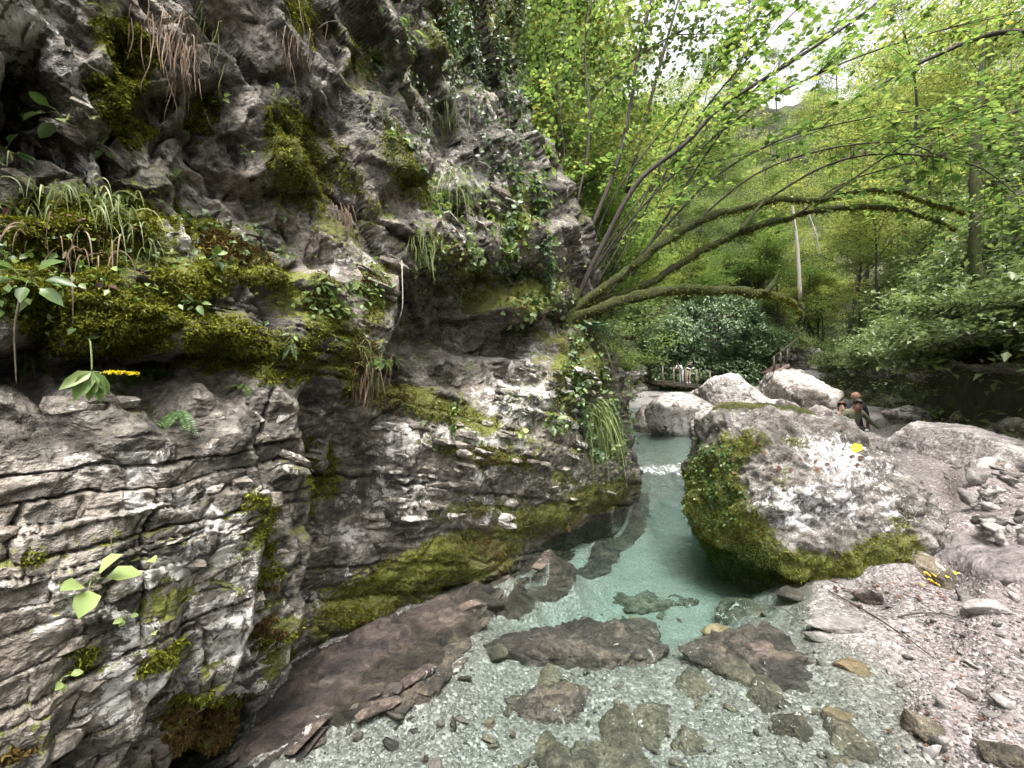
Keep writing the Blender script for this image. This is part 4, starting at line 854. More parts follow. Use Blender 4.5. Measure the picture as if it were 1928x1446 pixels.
grass_tuft(290, 480, 40, .13, GRASS_G, 'thin grass below the right end of the left ledge', .45, 1.3, .0018, .4, .05)
grass_tuft(840, 200, 35, .3, GRASS_G, 'grey-green grass hanging high on the dark recess', .25, 1.8, .003, .4, .08)
grass_tuft(1125, 640, 45, .5, GRASS_G, 'sedge with long bright blades under the leaning tree', .45, 1.1, .006, .5, .05)
grass_tuft(1120, 770, 110, .55, GRASS_G, 'big green grass tuft hanging near the water corner of the cliff', .35, 1.6, .004, .4, .07)
grass_tuft(860, 330, 50, .35, GRASS_G, 'pale grass on the slanting white ledge', .3, 1.6, .003, .4, .07)
grass_tuft(560, 60, 35, .2, GRASS_D, 'thin dry stems hanging on the wet slab at top', .25, 2.0, .0015, .3, .06)

def herb(px, py, leafs, mat, label, stem_h=.05, cat='plant', name='herb', ln=.05, wid=.55, grp=None, flat=.6, seed=None):
    """a stem with separate broad leaves; each leaf is a part"""
    pos, nrm = hit(px, py); root = empty(name, pos); tag(root, label, cat, grp)
    up = norm(nrm * .8 + np.array([0, 0, .7])); b = Buf(); tip = up * stem_h
    v, f = tube(spline([-nrm * .02, up * stem_h * .5 + R.normal(size=3) * .01, tip], 4), [.0022, .0014], 5); b.add(v, f)
    dirs = []
    for i in range(leafs):
        an = i * 2.4 + R.rand(); side = norm(np.cross(nrm, [0, 0, 1.0])); d = norm(side * math.cos(an) + np.array([0, 0, 1.0]) * math.sin(an) * .6 + nrm * flat + np.array([0, 0, -.15]))
        st = up * stem_h * R.uniform(.4, 1.0); pe = st + d * ln * .5; v, f = tube(np.array([st, (st + pe) / 2 + [0, 0, .004], pe]), [.0012, .0008], 4); b.add(v, f); dirs.append((pe, d))
    add('stem', b.mesh('stem', STEMG), root)
    for pe, d in dirs:
        lb = Buf(); leaves(lb, pe[None], d[None], norm(nrm * .7 + np.array([0, 0, .8]) + R.normal(size=3) * .3)[None], ln * R.uniform(.75, 1.25), wid, False, None, .22, .1); add('leaf', lb.mesh('leaf', mat), root)
    return root
HB = [(60, 225, 6, LEAF_F, 'broad-leaved herb under the top left overhang', .06), (150, 240, 4, LEAF_H, 'herb with two long spreading leaves under the top left overhang', .07), (60, 545, 7, LEAF_H, 'leafy plant with large pale leaves at the left edge, mid height', .065), (110, 570, 5, LEAF_H, 'rounded leaves on the moss right of the left-edge plant', .05),
 (395, 488, 8, LEAF_H, 'pale star-shaped leafy herb above the central moss cushion', .045), (375, 578, 6, LEAF_H, 'small herb on the edge of the bright moss mound', .035), (545, 480, 8, LEAF_H, 'pale leafy sprig above the small moss slope', .04), (600, 545, 7, LEAF_H, 'light green sprig at the right moss bulge', .04), (640, 590, 7, LEAF_P, 'small bright herb on the overhang rim', .035),
 (325, 335, 7, LEAF_I, 'dark round-leaved creeper below the hanging dry grass', .032), (480, 295, 5, LEAF_H, 'small twin-leaved herb left of the big moss cushion', .03), (545, 415, 4, LEAF_I, 'tiny herb beneath the big moss cushion', .03), (710, 685, 10, LEAF_H, 'leafy spray reaching out from the tip of the overhang', .055), (560, 640, 5, LEAF_H, 'tiny pale herb in the middle of the overhang', .03),
 (850, 780, 6, LEAF_H, 'small pale herb in the moss of the lower ledge', .045), (1040, 800, 16, LEAF_H, 'lush leafy herb near the right end of the ledge', .09), (975, 815, 8, LEAF_P, 'bright yellow-green herb on the lower ledge', .05), (740, 690, 6, LEAF_H, 'herb on the ledge below the hollow', .05), (880, 690, 5, LEAF_H, 'small herb on the slope under the hollow', .05),
 (168, 1105, 4, LEAF_P, 'pale round leaves on the stones of the lower left', .06), (290, 1055, 2, LEAF_P, 'single pale round leaf above the stones', .035), (108, 1290, 4, LEAF_P, 'tiny yellow-green seedling low on the left stones', .028), (240, 1160, 3, LEAF_P, 'tiny pale seedling between the lower stones', .02), (300, 1195, 3, LEAF_P, 'tiny yellow-green sprout in the lower stones', .02),
 (690, 105, 7, LEAF_H, 'bright leafy sprig high on the wet slab', .05), (770, 15, 7, LEAF_B, 'bright green sprig at the top of the cliff', .08), (770, 70, 6, LEAF_B, 'yellow-green sprig below the top sprig', .07), (760, 270, 6, LEAF_H, 'sprig on the rim of the dark recess', .06), (430, 200, 5, LEAF_H, 'pale leaves over the moss beside the green grass', .04), (520, 180, 5, LEAF_H, 'pale leaves on top of the big moss cushion', .035), (950, 480, 10, LEAF_H, 'pale herb on the slope above the hollow', .08), (990, 620, 9, LEAF_I, 'glossy herb beside the leaning tree foot', .08), (830, 470, 7, LEAF_H, 'light herb next to the hanging green tuft', .05), (1090, 730, 10, LEAF_H, 'bright herb on the corner below the leaning tree', .08), (200, 300, 5, LEAF_H, 'small herb on the white patch of the left ledge', .035), (20, 300, 6, LEAF_F, 'green leaves at the left edge ledge', .05)]
for px, py, nl, mt, lb, ln in HB: herb(px, py, nl, mt, lb, ln * .9, ln=ln, wid=.55 if mt is not LEAF_P else .85)
# yellow-flowered plant hanging out of the recess
pos, nrm = hit(165, 640); nrm = np.array([NN[0], NN[1], 0.]); pos = pos + nrm * .02; root = empty('flowering_plant', pos, 0, .78); tag(root, 'hanging plant with big green leaves and a yellow flower spike', 'plant')
side = norm(np.cross([0, 0, 1.0], nrm)); dn = np.array([0, 0, -1.0])
b = Buf(); st = spline([-nrm * .02, nrm * .03 + dn * .02, nrm * .05 + dn * .08, nrm * .055 + dn * .13], 5); v, f = tube(st, [.0035, .0025], 6); b.add(v, f)
fl = spline([st[-1], st[-1] + side * .03 + dn * .004, st[-1] + side * .075 + dn * .004, st[-1] + side * .13 + dn * .006], 5); v, f = tube(fl, [.002, .0012], 5); b.add(v, f); add('stem', b.mesh('stem', STEMG), root)
sgn = 1 if side[0] > 0 else -1
for dx, dz, L, w_ in [(-.8, -.55, .11, .42), (-.45, -.9, .12, .45), (-.1, -1, .11, .42), (.2, -.95, .12, .42), (.45, -.8, .10, .4), (.1, -1, .07, .45), (.5, .3, .06, .4)]:
    lb = Buf(); d = norm(side * sgn * dx + dn * -dz + nrm * .25); leaves(lb, (st[-1 if dz < 0 else 2])[None], d[None], norm(nrm + np.array([0, 0, .5]))[None], L, w_, False, None, .2, .1); add('leaf', lb.mesh('leaf', LEAF_H), root)
lb = Buf(); t_ = fl[5:]; k = R.randint(0, len(t_), 130); leaves(lb, t_[k] + R.normal(size=(130, 3)) * .003, R.normal(size=(130, 3)) + np.array([0, 0, .5]), R.normal(size=(130, 3)), .011, .6, True); add('flower_spike', lb.mesh('flower_spike', YELL, False), root)

def fern(px, py, n, L, mat, label, spread=1.0, nrm_k=.6, down=.2, pin=True, wid=.16, name='fern', pos=None, nrm=None):
    if pos is None: pos, nrm = hit(px, py)
    root = empty(name, pos); tag(root, label, 'fern'); side = norm(np.cross([0, 0, 1.0], nrm))
    for i in range(n):
        an = (i - (n - 1) / 2) / max(n - 1, 1) * 2.4 * spread; d = norm(side * math.sin(an) + nrm * nrm_k + np.array([0, 0, math.cos(an) * .7 - down])); l = L * R.uniform(.75, 1.1)
        t = np.linspace(0, 1, 15)[:, None]; c = d * l * t + np.array([0, 0, -1]) * l * .45 * t ** 2; fn = norm(nrm + np.array([0, 0, .8])); b = Buf()
        if pin:
            tv = norm(np.gradient(c, axis=0)); sd = norm(np.cross(tv, fn)); prof = np.sin(np.linspace(.35, math.pi, 15)) ** .8 * l * wid
            v, f = tube(c, [.0016, .0006], 4); b.add(v, f, .3)
            for sg in (-1, 1): leaves(b, c[1:], sd[1:] * sg + tv[1:] * .35, np.repeat(fn[None], 14, 0), prof[1:] + .003, .42, True, None, .1, .02)
        else: ribbon(b, c, [.004, l * .09, l * .085, l * .06, .002], R.rand(), fn)
        add('frond', b.mesh('frond', mat), root)
    return root
fern(265, 700, 11, .14, LEAF_F, 'dark green fern with many fronds under the moss overhang', 1.0, .6, .5)
fern(345, 770, 5, .09, LEAF_F, 'small fern hanging over the long flat bed', .8, .5, .9)
fern(548, 640, 2, .09, LEAF_H, 'single pale fern frond below the moss overhang', .3, .5, 1.2)
fern(460, 720, 4, .08, LEAF_H, 'little fern under the middle of the moss overhang', .7, .5, .9)
fern(855, 812, 6, .17, LEAF_F, 'strap-leaved fern rosette on the mossy lower ledge', 1.25, .7, .3, False)
fern(1110, 620, 9, .4, LEAF_F, 'fern beneath the mossy limb of the leaning tree', 1.1, .7, .2)
fern(700, 690, 4, .13, LEAF_H, 'pale fern beside the dry clump of the overhang', .8, .6, .5)
fern(60, 660, 4, .1, LEAF_F, 'fern in the dark gap at the left edge', .8, .6, .6)

def vine(pts, label, leaf=.03, dens=60, mat=None, r=.004, off=.05):
    w3 = []
    for px, py in pts: p_, n_ = hit(px, py); w3.append(p_ + n_ * off)
    root = empty('ivy_vine', w3[0]); tag(root, label, 'vine'); c = spline(np.array(w3) - w3[0], 8); c += fbm(c * 4, 2)[:, None] * .02
    b = Buf(); v, f = tube(c, [r, r * .5], 5); b.add(v, f); add('stem', b.mesh('stem', TWIG), root)
    k = R.randint(0, len(c), dens); lb = Buf(); n_ = len(k)
    leaves(lb, c[k] + R.normal(size=(n_, 3)) * .025, R.normal(size=(n_, 3)) * .7 + np.array([.2, -.4, -.5]), R.normal(size=(n_, 3)) * .4 + np.array([.6, -.6, .6]), leaf * R.uniform(.6, 1.3, n_), .85, True); add('ivy_leaves', lb.mesh('ivy_leaves', mat or LEAF_I, False), root)
vine([(905, -30), (895, 60), (890, 140), (905, 200), (920, 270), (925, 330)], 'ivy strand with pale leaves down the dark recess', .04, 220)
vine([(880, -30), (885, 60), (900, 120), (915, 150)], 'short thick ivy strand at the top of the dark recess', .04, 160)
vine([(945, -20), (940, 100), (955, 200), (950, 300)], 'ivy strand along the right rim of the cliff', .045, 150)
vine([(800, 180), (795, 240), (790, 280), (805, 330)], 'thin ivy strand left of the dark recess', .035, 70)
vine([(965, 300), (970, 380), (960, 450), (985, 520)], 'ivy running down to the leaning tree', .05, 200)
vine([(850, 20), (860, 100), (850, 180)], 'sparse ivy strand at the top, left of the thick one', .04, 120)
vine([(985, -20), (985, 60), (990, 140), (985, 220), (992, 300)], 'dense ivy veil on the right silhouette of the cliff', .05, 300, r=.006)
vine([(1000, 330), (1010, 400), (1025, 470), (1030, 540)], 'leafy ivy above the leaning tree foot', .055, 320, r=.006)
vine([(1075, 640), (1085, 720), (1100, 800), (1130, 860)], 'ivy down the cliff corner to the water', .05, 380, r=.006)
vine([(1150, 760), (1165, 820), (1175, 870)], 'short ivy at the waterside tip of the cliff', .05, 220, r=.005)
def ivy_patch(x0, y0, rx, ry, n, leaf, mat, label, off=.03, name='ivy'):
    wgt = np.exp(-((cpx - x0) / rx) ** 2 - ((cpy - y0) / ry) ** 2) * (CV[:, 1] > .4) * (CV[:, 1] < 7.5); wgt *= np.maximum(fbm(CV * 3 + x0, 3) + .25, 0); idx = R.choice(len(CV), n, p=wgt / wgt.sum()); o0 = CV[idx].mean(0); nn = CN[idx]; b = Buf()
    leaves(b, CV[idx] - o0 + nn * off * R.rand(n, 1) * 1.5, R.normal(size=(n, 3)) * .7 + nn * .4 + np.array([0, 0, -.35]), nn * .7 + np.array([0, 0, .6]) + R.normal(size=(n, 3)) * .35, leaf * R.uniform(.5, 1.35, n), .7, True)
    o = add(name, b.mesh(name, mat, False), None, o0); tag(o, label, 'ivy'); return o
for a in [(870, 50, 70, 80, 700, .05, LEAF_I, 'leafy ivy mat at the top of the dark recess'), (965, 120, 40, 130, 700, .06, LEAF_I, 'ivy mat hugging the upper right rim of the cliff'), (960, 400, 50, 60, 420, .06, LEAF_H, 'pale creeper on the slope above the hollow'), (860, 400, 70, 45, 380, .05, LEAF_H, 'sparse pale creeper under the slanting ledge'),
          (900, 500, 80, 40, 420, .05, LEAF_S, 'pale leaf mat on the lip above the hollow'), (1000, 540, 50, 60, 520, .06, LEAF_S, 'leaf mat around the foot of the leaning tree'), (1105, 690, 45, 90, 800, .06, LEAF_H, 'green leaf mat on the cliff corner'), (1150, 800, 35, 60, 500, .06, LEAF_H, 'creeper at the waterside corner of the cliff'), (760, 120, 60, 90, 260, .04, LEAF_I, 'scattered ivy on the upper slab'), (1010, 330, 30, 110, 460, .065, LEAF_B, 'bright creeper along the cliff rim beside the stems'),
          (640, 560, 70, 60, 260, .03, LEAF_H, 'tiny-leaved creeper on the mossy overhang'), (180, 520, 150, 60, 260, .022, LEAF_H, 'tiny-leaved creeper over the left moss mound'), (420, 420, 90, 60, 200, .025, LEAF_I, 'dark creeper beneath the big moss cushion'), (950, 780, 120, 50, 260, .03, LEAF_H, 'scattered small leaves on the pale flaky ledge')]: ivy_patch(*a)
# hanging twigs
def twig_obj(w3, r, label, mat=TWIG, name='twig'):
    w3 = np.array(w3, float); c = spline(w3 - w3[0], 8); b = Buf(); v, f = tube(c, [r, r * .8, r * .4], 5); b.add(v, f); tag(add(name, b.mesh(name, mat), None, w3[0]), label, 'twig')
h1, n1_ = hit(762, 490); twig_obj([h1, h1 + n1_ * .1 + [0, 0, -.15], h1 + n1_ * .14 + [0, 0, -.36], h1 + n1_ * .1 + [-.03, -.02, -.47]], .0035, 'thin bare root dangling in front of the hollow', BARK_P)
h1, n1_ = hit(640, 40); twig_obj([h1, h1 + n1_ * .06 + [.01, 0, -.06], h1 + n1_ * .1 + [-.01, -.01, -.12], h1 + n1_ * .1 + [-.05, -.02, -.16]], .0025, 'curved pale twig on the upper slab', BARK_P)
h1, n1_ = hit(205, 990); twig_obj([h1 + n1_ * .02, h1 + n1_ * .04 + [0, 0, -.05], h1 + n1_ * .05 + [-.01, 0, -.11]], .0015, 'thin brown stalk over the lower left stones')
h1, n1_ = hit(55, 560); twig_obj([h1 + n1_ * .03, h1 + n1_ * .05 + [0, 0, -.08], h1 + n1_ * .05 + [.005, 0, -.22]], .003, 'dangling reddish root at the left edge')
for i, (a0, a1, lb) in enumerate([((1560, 1115), (1760, 1245), 'long thin dark stick lying across the gravel'), ((1455, 1145), (1505, 1175), 'short dark stick in the shallow water'), ((1175, 893), (1215, 889), 'dark branch caught above the little cascade'), ((1690, 1165), (1800, 1165), 'pale twig on the gravel bank')]):
    w3 = []
    for t in (0, .35, .7, 1):
        px, py = a0[0] + (a1[0] - a0[0]) * t, a0[1] + (a1[1] - a0[1]) * t - 8 * math.sin(t * 3.1); Y = CAMZ * F / (py - 723)
        for _ in range(3): z = float(ground_z((px - 964) / F * Y, Y)[0]); Y = (CAMZ - max(z, 0)) * F / (py - 723)
        w3.append([(px - 964) / F * Y, Y, max(z, .0) + .012])
    twig_obj(w3, .006 if i != 1 else .004, lb, BARK)

# ------------------------------------------------------------------ fallen leaves
def fallen(pos, nrm, size, mat, label, grp):
    b = Buf(); a = R.rand() * 6.28; u = norm(np.cross(nrm, [math.cos(a), math.sin(a), .1])); leaves(b, -u[None] * size * .5, u[None], np.asarray(nrm)[None], size, .7, False, None, .1, .12)
    o = add('fallen_leaf', b.mesh('fallen_leaf', mat), None, pos + np.asarray(nrm) * .008); tag(o, label, 'leaf', grp)
def on_ground(px, py):
    Y = CAMZ * F / (py - 723)
    for _ in range(3): z = float(ground_z((px - 964) / F * Y, Y)[0]); Y = (CAMZ - z) * F / (py - 723)
    return np.array([(px - 964) / F * Y, Y, z + .006])
def on_big(px, py):
    m = np.where((np.abs(bpx - px) < 12) & (np.abs(bpy_ - py) < 12))[0]
    if not len(m): return None, None
    i = m[np.argmin(bw[m, 1])]; return bw[i] + BIGC, bn[i]
q_, n_ = on_big(1600, 835)
if q_ is not None: fallen(q_, n_, .11, LITTER_Y, 'bright yellow leaf lying on top of the huge boulder', None)
for i in range(34):
    q_, n_ = on_big(rnd.gauss(1500, 90), rnd.gauss(870, 45))
    if q_ is not None and n_[2] > .1: fallen(q_, n_, rnd.uniform(.025, .05), LITTER_R, 'small brown leaf lying on the huge boulder', 'brown leaves on the boulder')
for i in range(60): fallen(on_ground(rnd.uniform(1560, 1780), rnd.gauss(1115, 12)), np.array([.1, -.2, 1.0]), rnd.uniform(.02, .042), LITTER_R, 'brown leaf in the drift at the foot of the huge boulder', 'brown leaves at the boulder foot')
for i in range(9): fallen(on_ground(rnd.gauss(1750, 22), rnd.gauss(1092, 10)), np.array([.1, -.2, 1.0]), rnd.uniform(.03, .045), LITTER_Y, 'yellow leaf on the gravel right of the huge boulder', 'yellow leaves on the gravel')
for i in range(32): fallen(on_ground(rnd.uniform(1650, 1928), rnd.uniform(1120, 1440)), np.array([.1, -.2, 1.0]), rnd.uniform(.014, .03), LITTER_R, 'brown leaf scattered on the pinkish gravel', 'brown leaves on the gravel')
for i in range(40):
    p_, n_ = hit(rnd.uniform(20, 350), rnd.uniform(380, 560)); fallen(p_, norm(n_ + np.array([0, 0, .6])), rnd.uniform(.018, .035), LITTER_R, 'dead brown leaf caught on the left mossy ledge', 'dead leaves on the left ledge')
for i in range(60):
    p_, n_ = hit(rnd.uniform(750, 1060), rnd.uniform(380, 620)); fallen(p_, norm(n_ + np.array([0, 0, .6])), rnd.uniform(.03, .06), LITTER_R, 'dead brown leaf caught on the slope by the leaning tree', 'dead leaves by the leaning tree')
p_, n_ = hit(300, 560)
#PART5
# ------------------------------------------------------------------ leaning mossy tree and its sprays
def W(lst, Y0, Y1): return np.array([P(x, y, Y0 + (Y1 - Y0) * i / (len(lst) - 1)) for i, (x, y) in enumerate(lst)])
TB = P(1062, 590, 4.75)
tree = empty('leaning_tree', TB); tag(tree, 'leaning many-stemmed tree with moss-wrapped limbs growing from the cliff corner', 'tree')
def sprays(buf_l, buf_t, c, n, lo, hi, ln, leaf, t0=.25, up=.1, per=14, droop=.25):
    c = np.asarray(c); tv = norm(np.gradient(c, axis=0))
    for i in range(n):
        k = int((t0 + (1 - t0) * R.rand()) * (len(c) - 1)); sg = R.choice([-1, 1]); hv = norm(np.cross(tv[k], [0, 0, 1.0])) * sg
        d = norm(tv[k] * R.uniform(.3, 1.1) + hv * R.uniform(.5, 1.2) + np.array([0, 0, R.normal(up, .3)])); l = R.uniform(lo, hi); t = np.linspace(0, 1, 7)[:, None]
        q = c[k] + d * l * t + np.array([0, 0, -droop]) * l * t ** 2; v, f = tube(q, [.0045, .0015], 3); buf_t.add(v, f)
        m = max(4, int(per * l / ((lo + hi) / 2))); tt = np.sort(R.rand(m)) * .9 + .1; p_ = np.stack([np.interp(tt, t[:, 0], q[:, j]) for j in range(3)], 1)
        sd = norm(np.cross(d, [0, 0, 1.0])); s2 = np.where(np.arange(m) % 2 == 0, 1, -1)[:, None]
        ld = sd * s2 + d * .7 + R.normal(size=(m, 3)) * .25 + np.array([0, 0, -.15]); nn = np.array([0, 0, 1.0]) + R.normal(size=(m, 3)) * .3
        leaves(buf_l, p_, ld, nn, leaf * R.uniform(.6, 1.25, m), .68, False, None, .15, .06)
LIMBS = [([(1066,600),(1120,585),(1200,556),(1300,545),(1380,548),(1440,552),(1490,566),(1508,590)], 4.75, 4.5, [.075,.06,.055,.05,.045,.028,.02]),
 ([(1075,590),(1130,548),(1200,495),(1300,425),(1380,395),(1450,379),(1560,371),(1660,358),(1740,380),(1812,402)], 4.75, 4.5, [.06,.05,.048,.042,.035,.03,.022,.016,.02]),
 ([(1090,585),(1160,560),(1240,522),(1330,468),(1400,435),(1500,404),(1600,390),(1700,396),(1790,432)], 4.8, 5.0, [.045,.042,.042,.04,.038,.035,.03,.025,.015])]
moss_p, moss_n = [], []
limbc = []
for pts, y0, y1, rad in LIMBS:
    c = spline(W(pts, y0, y1), 10); c = c + np.stack([fbm(c * 2.2 + k, 3) for k in (3, 40, 90)], 1) * .045 * np.linspace(0, 1, len(c))[:, None] ** .5; limbc.append(c); v, f = tube(c, np.array(rad) * 1.0, 12, .5, rnd.random() * 9); me = mk_mesh('limb', v - TB, f, MOSSBARK); o = add('limb', me, tree)
    vv = np.array([q.co for q in me.vertices]); vn = np.array([q.normal for q in me.vertices]); moss_p.append(vv); moss_n.append(vn)
# stub and knob on the lowest limb
for pts, rad in [([(1440, 552), (1455, 535), (1468, 505)], [.03, .025, .004]), ([(1505, 570), (1512, 588), (1510, 605)], [.02, .018, .012]), ([(1395, 435), (1420, 400), (1445, 370)], [.025, .02, .012])]:
    v, f = tube(spline(W(pts, 4.5, 4.5), 5), rad, 9, .3); add('branch_stub', mk_mesh('branch_stub', v - TB, f, MOSSBARK), tree)
c = spline(np.array([P(1050, 790, 4.75), P(1056, 700, 4.72), P(1060, 640, 4.7), P(1068, 590, 4.75), P(1085, 545, 4.8)]), 6); v, f = tube(c, [.05, .06, .075, .09, .05], 14, .4, 3.0); me = mk_mesh('trunk', v - TB, f, MOSSBARK); add('trunk', me, tree); moss_p.append(v - TB); moss_n.append(norm((v - TB) - np.interp(np.zeros(1), [0, 1], [0, 0])))
moss_n[-1] = np.array([q.normal for q in me.vertices])
moss_mesh('moss', np.vstack(moss_p), np.vstack(moss_n), 8000, .032, MOSS, tree, '', .9, 2)
STEMS = [([(1085,565),(1130,470),(1200,345),(1290,270),(1360,200),(1500,110),(1620,30),(1700,-40)],4.8,4.4,.032,26),([(1085,560),(1110,440),(1165,300),(1200,120),(1225,0),(1235,-90)],4.9,5.2,.03,26),
 ([(1190,520),(1230,450),(1330,290),(1430,160),(1560,60),(1650,-20)],5.2,4.6,.016,24),([(1070,545),(1085,400),(1110,250),(1100,100),(1120,-60)],5.0,5.6,.018,26),([(1140,560),(1250,430),(1350,330),(1480,260),(1640,220),(1800,200)],5.0,4.4,.014,26),
 ([(1300,425),(1420,330),(1560,280),(1700,270),(1800,310)],4.7,4.2,.012,22),([(1430,384),(1560,310),(1680,290),(1830,310),(1928,380)],4.7,4.2,.014,26),([(1100,545),(1150,380),(1300,180),(1420,40),(1480,-60)],5.1,5.2,.013,24),
 ([(1080,565),(1200,400),(1380,230),(1560,130),(1760,60),(1940,20)],5.0,4.0,.014,34),([(1090,560),(1170,420),(1260,330),(1400,290),(1560,240)],5.3,5.6,.012,20),([(1060,550),(1040,420),(1060,300),(1050,150)],5.0,5.2,.010,16),
 ([(1500,404),(1600,340),(1740,300),(1880,260),(1990,250)],4.9,4.3,.011,24),([(1110,560),(1150,470),(1220,400),(1290,380)],5.0,4.8,.008,9),([(1560,371),(1660,300),(1780,230),(1928,170)],4.6,4.0,.010,22)]
STEMS += [([(1110,560),(1200,400),(1300,200),(1380,80),(1430,-50)],5.2,5.4,.012,30),([(1150,520),(1290,260),(1400,120),(1520,0),(1600,-60)],5.3,5.0,.012,30),([(1360,200),(1400,100),(1410,20),(1400,-60)],4.6,4.8,.008,22)]
bl, bt_ = Buf(), Buf()
for pts, y0, y1, r0, ns in STEMS:
    c = spline(W(pts, y0, y1), 9); c = c + fbm(c * 1.5, 2)[:, None] * .05 * np.linspace(0, 1, len(c))[:, None]; v, f = tube(c, [r0, r0 * .75, r0 * .3], 8, .2); add('stem', mk_mesh('stem', v - TB, f, BARK), tree); sprays(bl, bt_, c, ns, .35, 1.0, 30, .07, .3)
for c in limbc[1:]: sprays(bl, bt_, c, 14, .3, .8, 14, .08, .45, .3)
bt2, bl2 = Buf(), Buf()
for (a, b_) in ((bl, bl2), (bt_, bt2)):
    for v, f, r in zip(a.v, a.f, a.r): pass
def shift(buf, o):
    buf.v = [v - np.asarray(o, np.float32) for v in buf.v]
shift(bl, TB); shift(bt_, TB)
add('crown', bl.mesh('crown', LEAF_B, False), tree); add('twigs', bt_.mesh('twigs', TWIG), tree)
# second overhanging tree reaching in from the upper right, rooted on the right slope
B2 = P(2350, 560, 6.5); t2 = empty('overhanging_tree', B2); tag(t2, 'tree reaching in over the stream from the upper right corner', 'tree'); bl, bt_ = Buf(), Buf()
for pts, y0, y1, r0, ns in [([(2350,560),(2250,250),(2080,90),(1900,60),(1750,110),(1640,170)],6.5,5.0,.07,44),([(2250,250),(2100,180),(1950,200),(1800,250),(1700,300)],6.3,5.2,.04,34),([(2080,90),(1950,-20),(1800,-40),(1650,0)],6.0,4.6,.03,30),([(2250,280),(2100,330),(1960,350),(1850,400)],6.3,5.4,.03,24)]:
    c = spline(W(pts, y0, y1), 9); v, f = tube(c, [r0, r0 * .6, r0 * .15], 7, .2); add('limb', mk_mesh('limb', v - B2, f, BARK), t2); sprays(bl, bt_, c, int(ns * .8), .4, 1.1, 24, .08, .3, -.05)
shift(bl, B2); shift(bt_, B2); add('crown', bl.mesh('crown', LEAF_B, False), t2); add('twigs', bt_.mesh('twigs', TWIG), t2)

# ------------------------------------------------------------------ forest trees
def tree_template(name, H, spread, nclus, per, leaf, mat, bark, r0, seed, lean=.1, low=.3, flatk=.3):
    rs = np.random.RandomState(seed); root = empty(name); b = Buf()
    top = np.array([rs.normal(0, lean) * H, rs.normal(0, lean) * H, H]); c = spline([[0, 0, -.4], top * .35 + rs.normal(size=3) * .15, top * .7 + rs.normal(size=3) * .2, top], 7); r0 = r0 * .62; v, f = tube(c, [r0 * 1.3, r0, r0 * .6, r0 * .15], 8, .2, seed); b.add(v, f); ends = []
    for i in range(13):
        k = int(rs.uniform(low, .92) * (len(c) - 1)); a = i * 2.4 + rs.rand(); l = spread * rs.uniform(.5, 1.1) * (1.15 - .6 * k / len(c)); d = np.array([math.cos(a), math.sin(a), rs.uniform(.15, .8)]); q = spline([c[k], c[k] + d * l * .5 + [0, 0, .1 * l], c[k] + d * l], 5); rb = r0 * .35 * (1.1 - k / len(c)) + .012; v, f = tube(q, [rb, rb * .6, rb * .15], 5); b.add(v, f); ends.append(q)
        for j in range(3):
            kk = rs.randint(3, len(q)); d2 = norm(d + rs.normal(size=3) * .7); q2 = q[kk] + d2 * l * .4 * np.linspace(0, 1, 4)[:, None]; v, f = tube(q2, [rb * .4, rb * .12], 4); b.add(v, f); ends.append(q2)
    add('trunk', b.mesh('trunk', bark), root); lb = Buf(); allp = np.vstack([e[len(e) // 3:] for e in ends])
    for i in range(nclus):
        ce = allp[rs.randint(len(allp))] + rs.normal(size=3) * .3; n = int(per * rs.uniform(.5, 1.5)); p_ = ce + rs.normal(size=(n, 3)) * np.array([.5, .5, .5 * flatk]) * spread * .28
        d = rs.normal(size=(n, 3)) * np.array([1, 1, .35]) + np.array([0, 0, -.2]); leaves(lb, p_, d, np.array([0, 0, 1.0]) + rs.normal(size=(n, 3)) * .4, leaf * rs.uniform(.6, 1.3, n), .7, True, np.clip(rs.normal(rs.uniform(.2, .8), .15, n), 0, 1))
    add('crown', lb.mesh('crown', mat, False), root); return root
TT = [tree_template('beech_tree', 12, 3.6, 120, 75, .13, LEAF_Y, BARK_G, .15, 1), tree_template('beech_tree', 10, 3.2, 110, 75, .13, LEAF_B, BARK, .12, 2), tree_template('ash_tree', 14, 3.4, 110, 80, .13, LEAF_G, BARK_G, .16, 3), tree_template('maple_tree', 9, 3.4, 110, 75, .14, LEAF_Y, BARK, .11, 4, .18), tree_template('hornbeam_tree', 7, 2.8, 100, 70, .12, LEAF_B, BARK, .09, 5, .2, .15)]
TL = ['slim yellowing beech in the woods upslope', 'bright green beech in the woods upslope', 'tall grey-barked green tree in the woods upslope', 'yellow-green maple in the woods upslope', 'small light green hornbeam in the woods upslope']
used = set()
def place_tree(k, loc, s, rz, where):
    if k in used: o = copy_tree(TT[k])
    else: o = TT[k]; used.add(k)
    o.location = loc; o.scale = (s, s, s); o.rotation_euler = (rnd.uniform(-.06, .06), rnd.uniform(-.06, .06), rz); tag(o, TL[k] + ' ' + where, 'tree', 'forest trees ' + where); return o
def in_gap(loc, h):
    """keep the opening of the sky clear"""
    for fr in (.45, .7, 1.0):
        z = loc[2] + h * fr; px = 964 + F * loc[0] / loc[1]; py = 723 - F * (z - CAMZ) / loc[1]; wpx = 3.0 * F / loc[1]
        if abs(px - 1390) < 15 + .45 * wpx and py < 120: return True
    return False
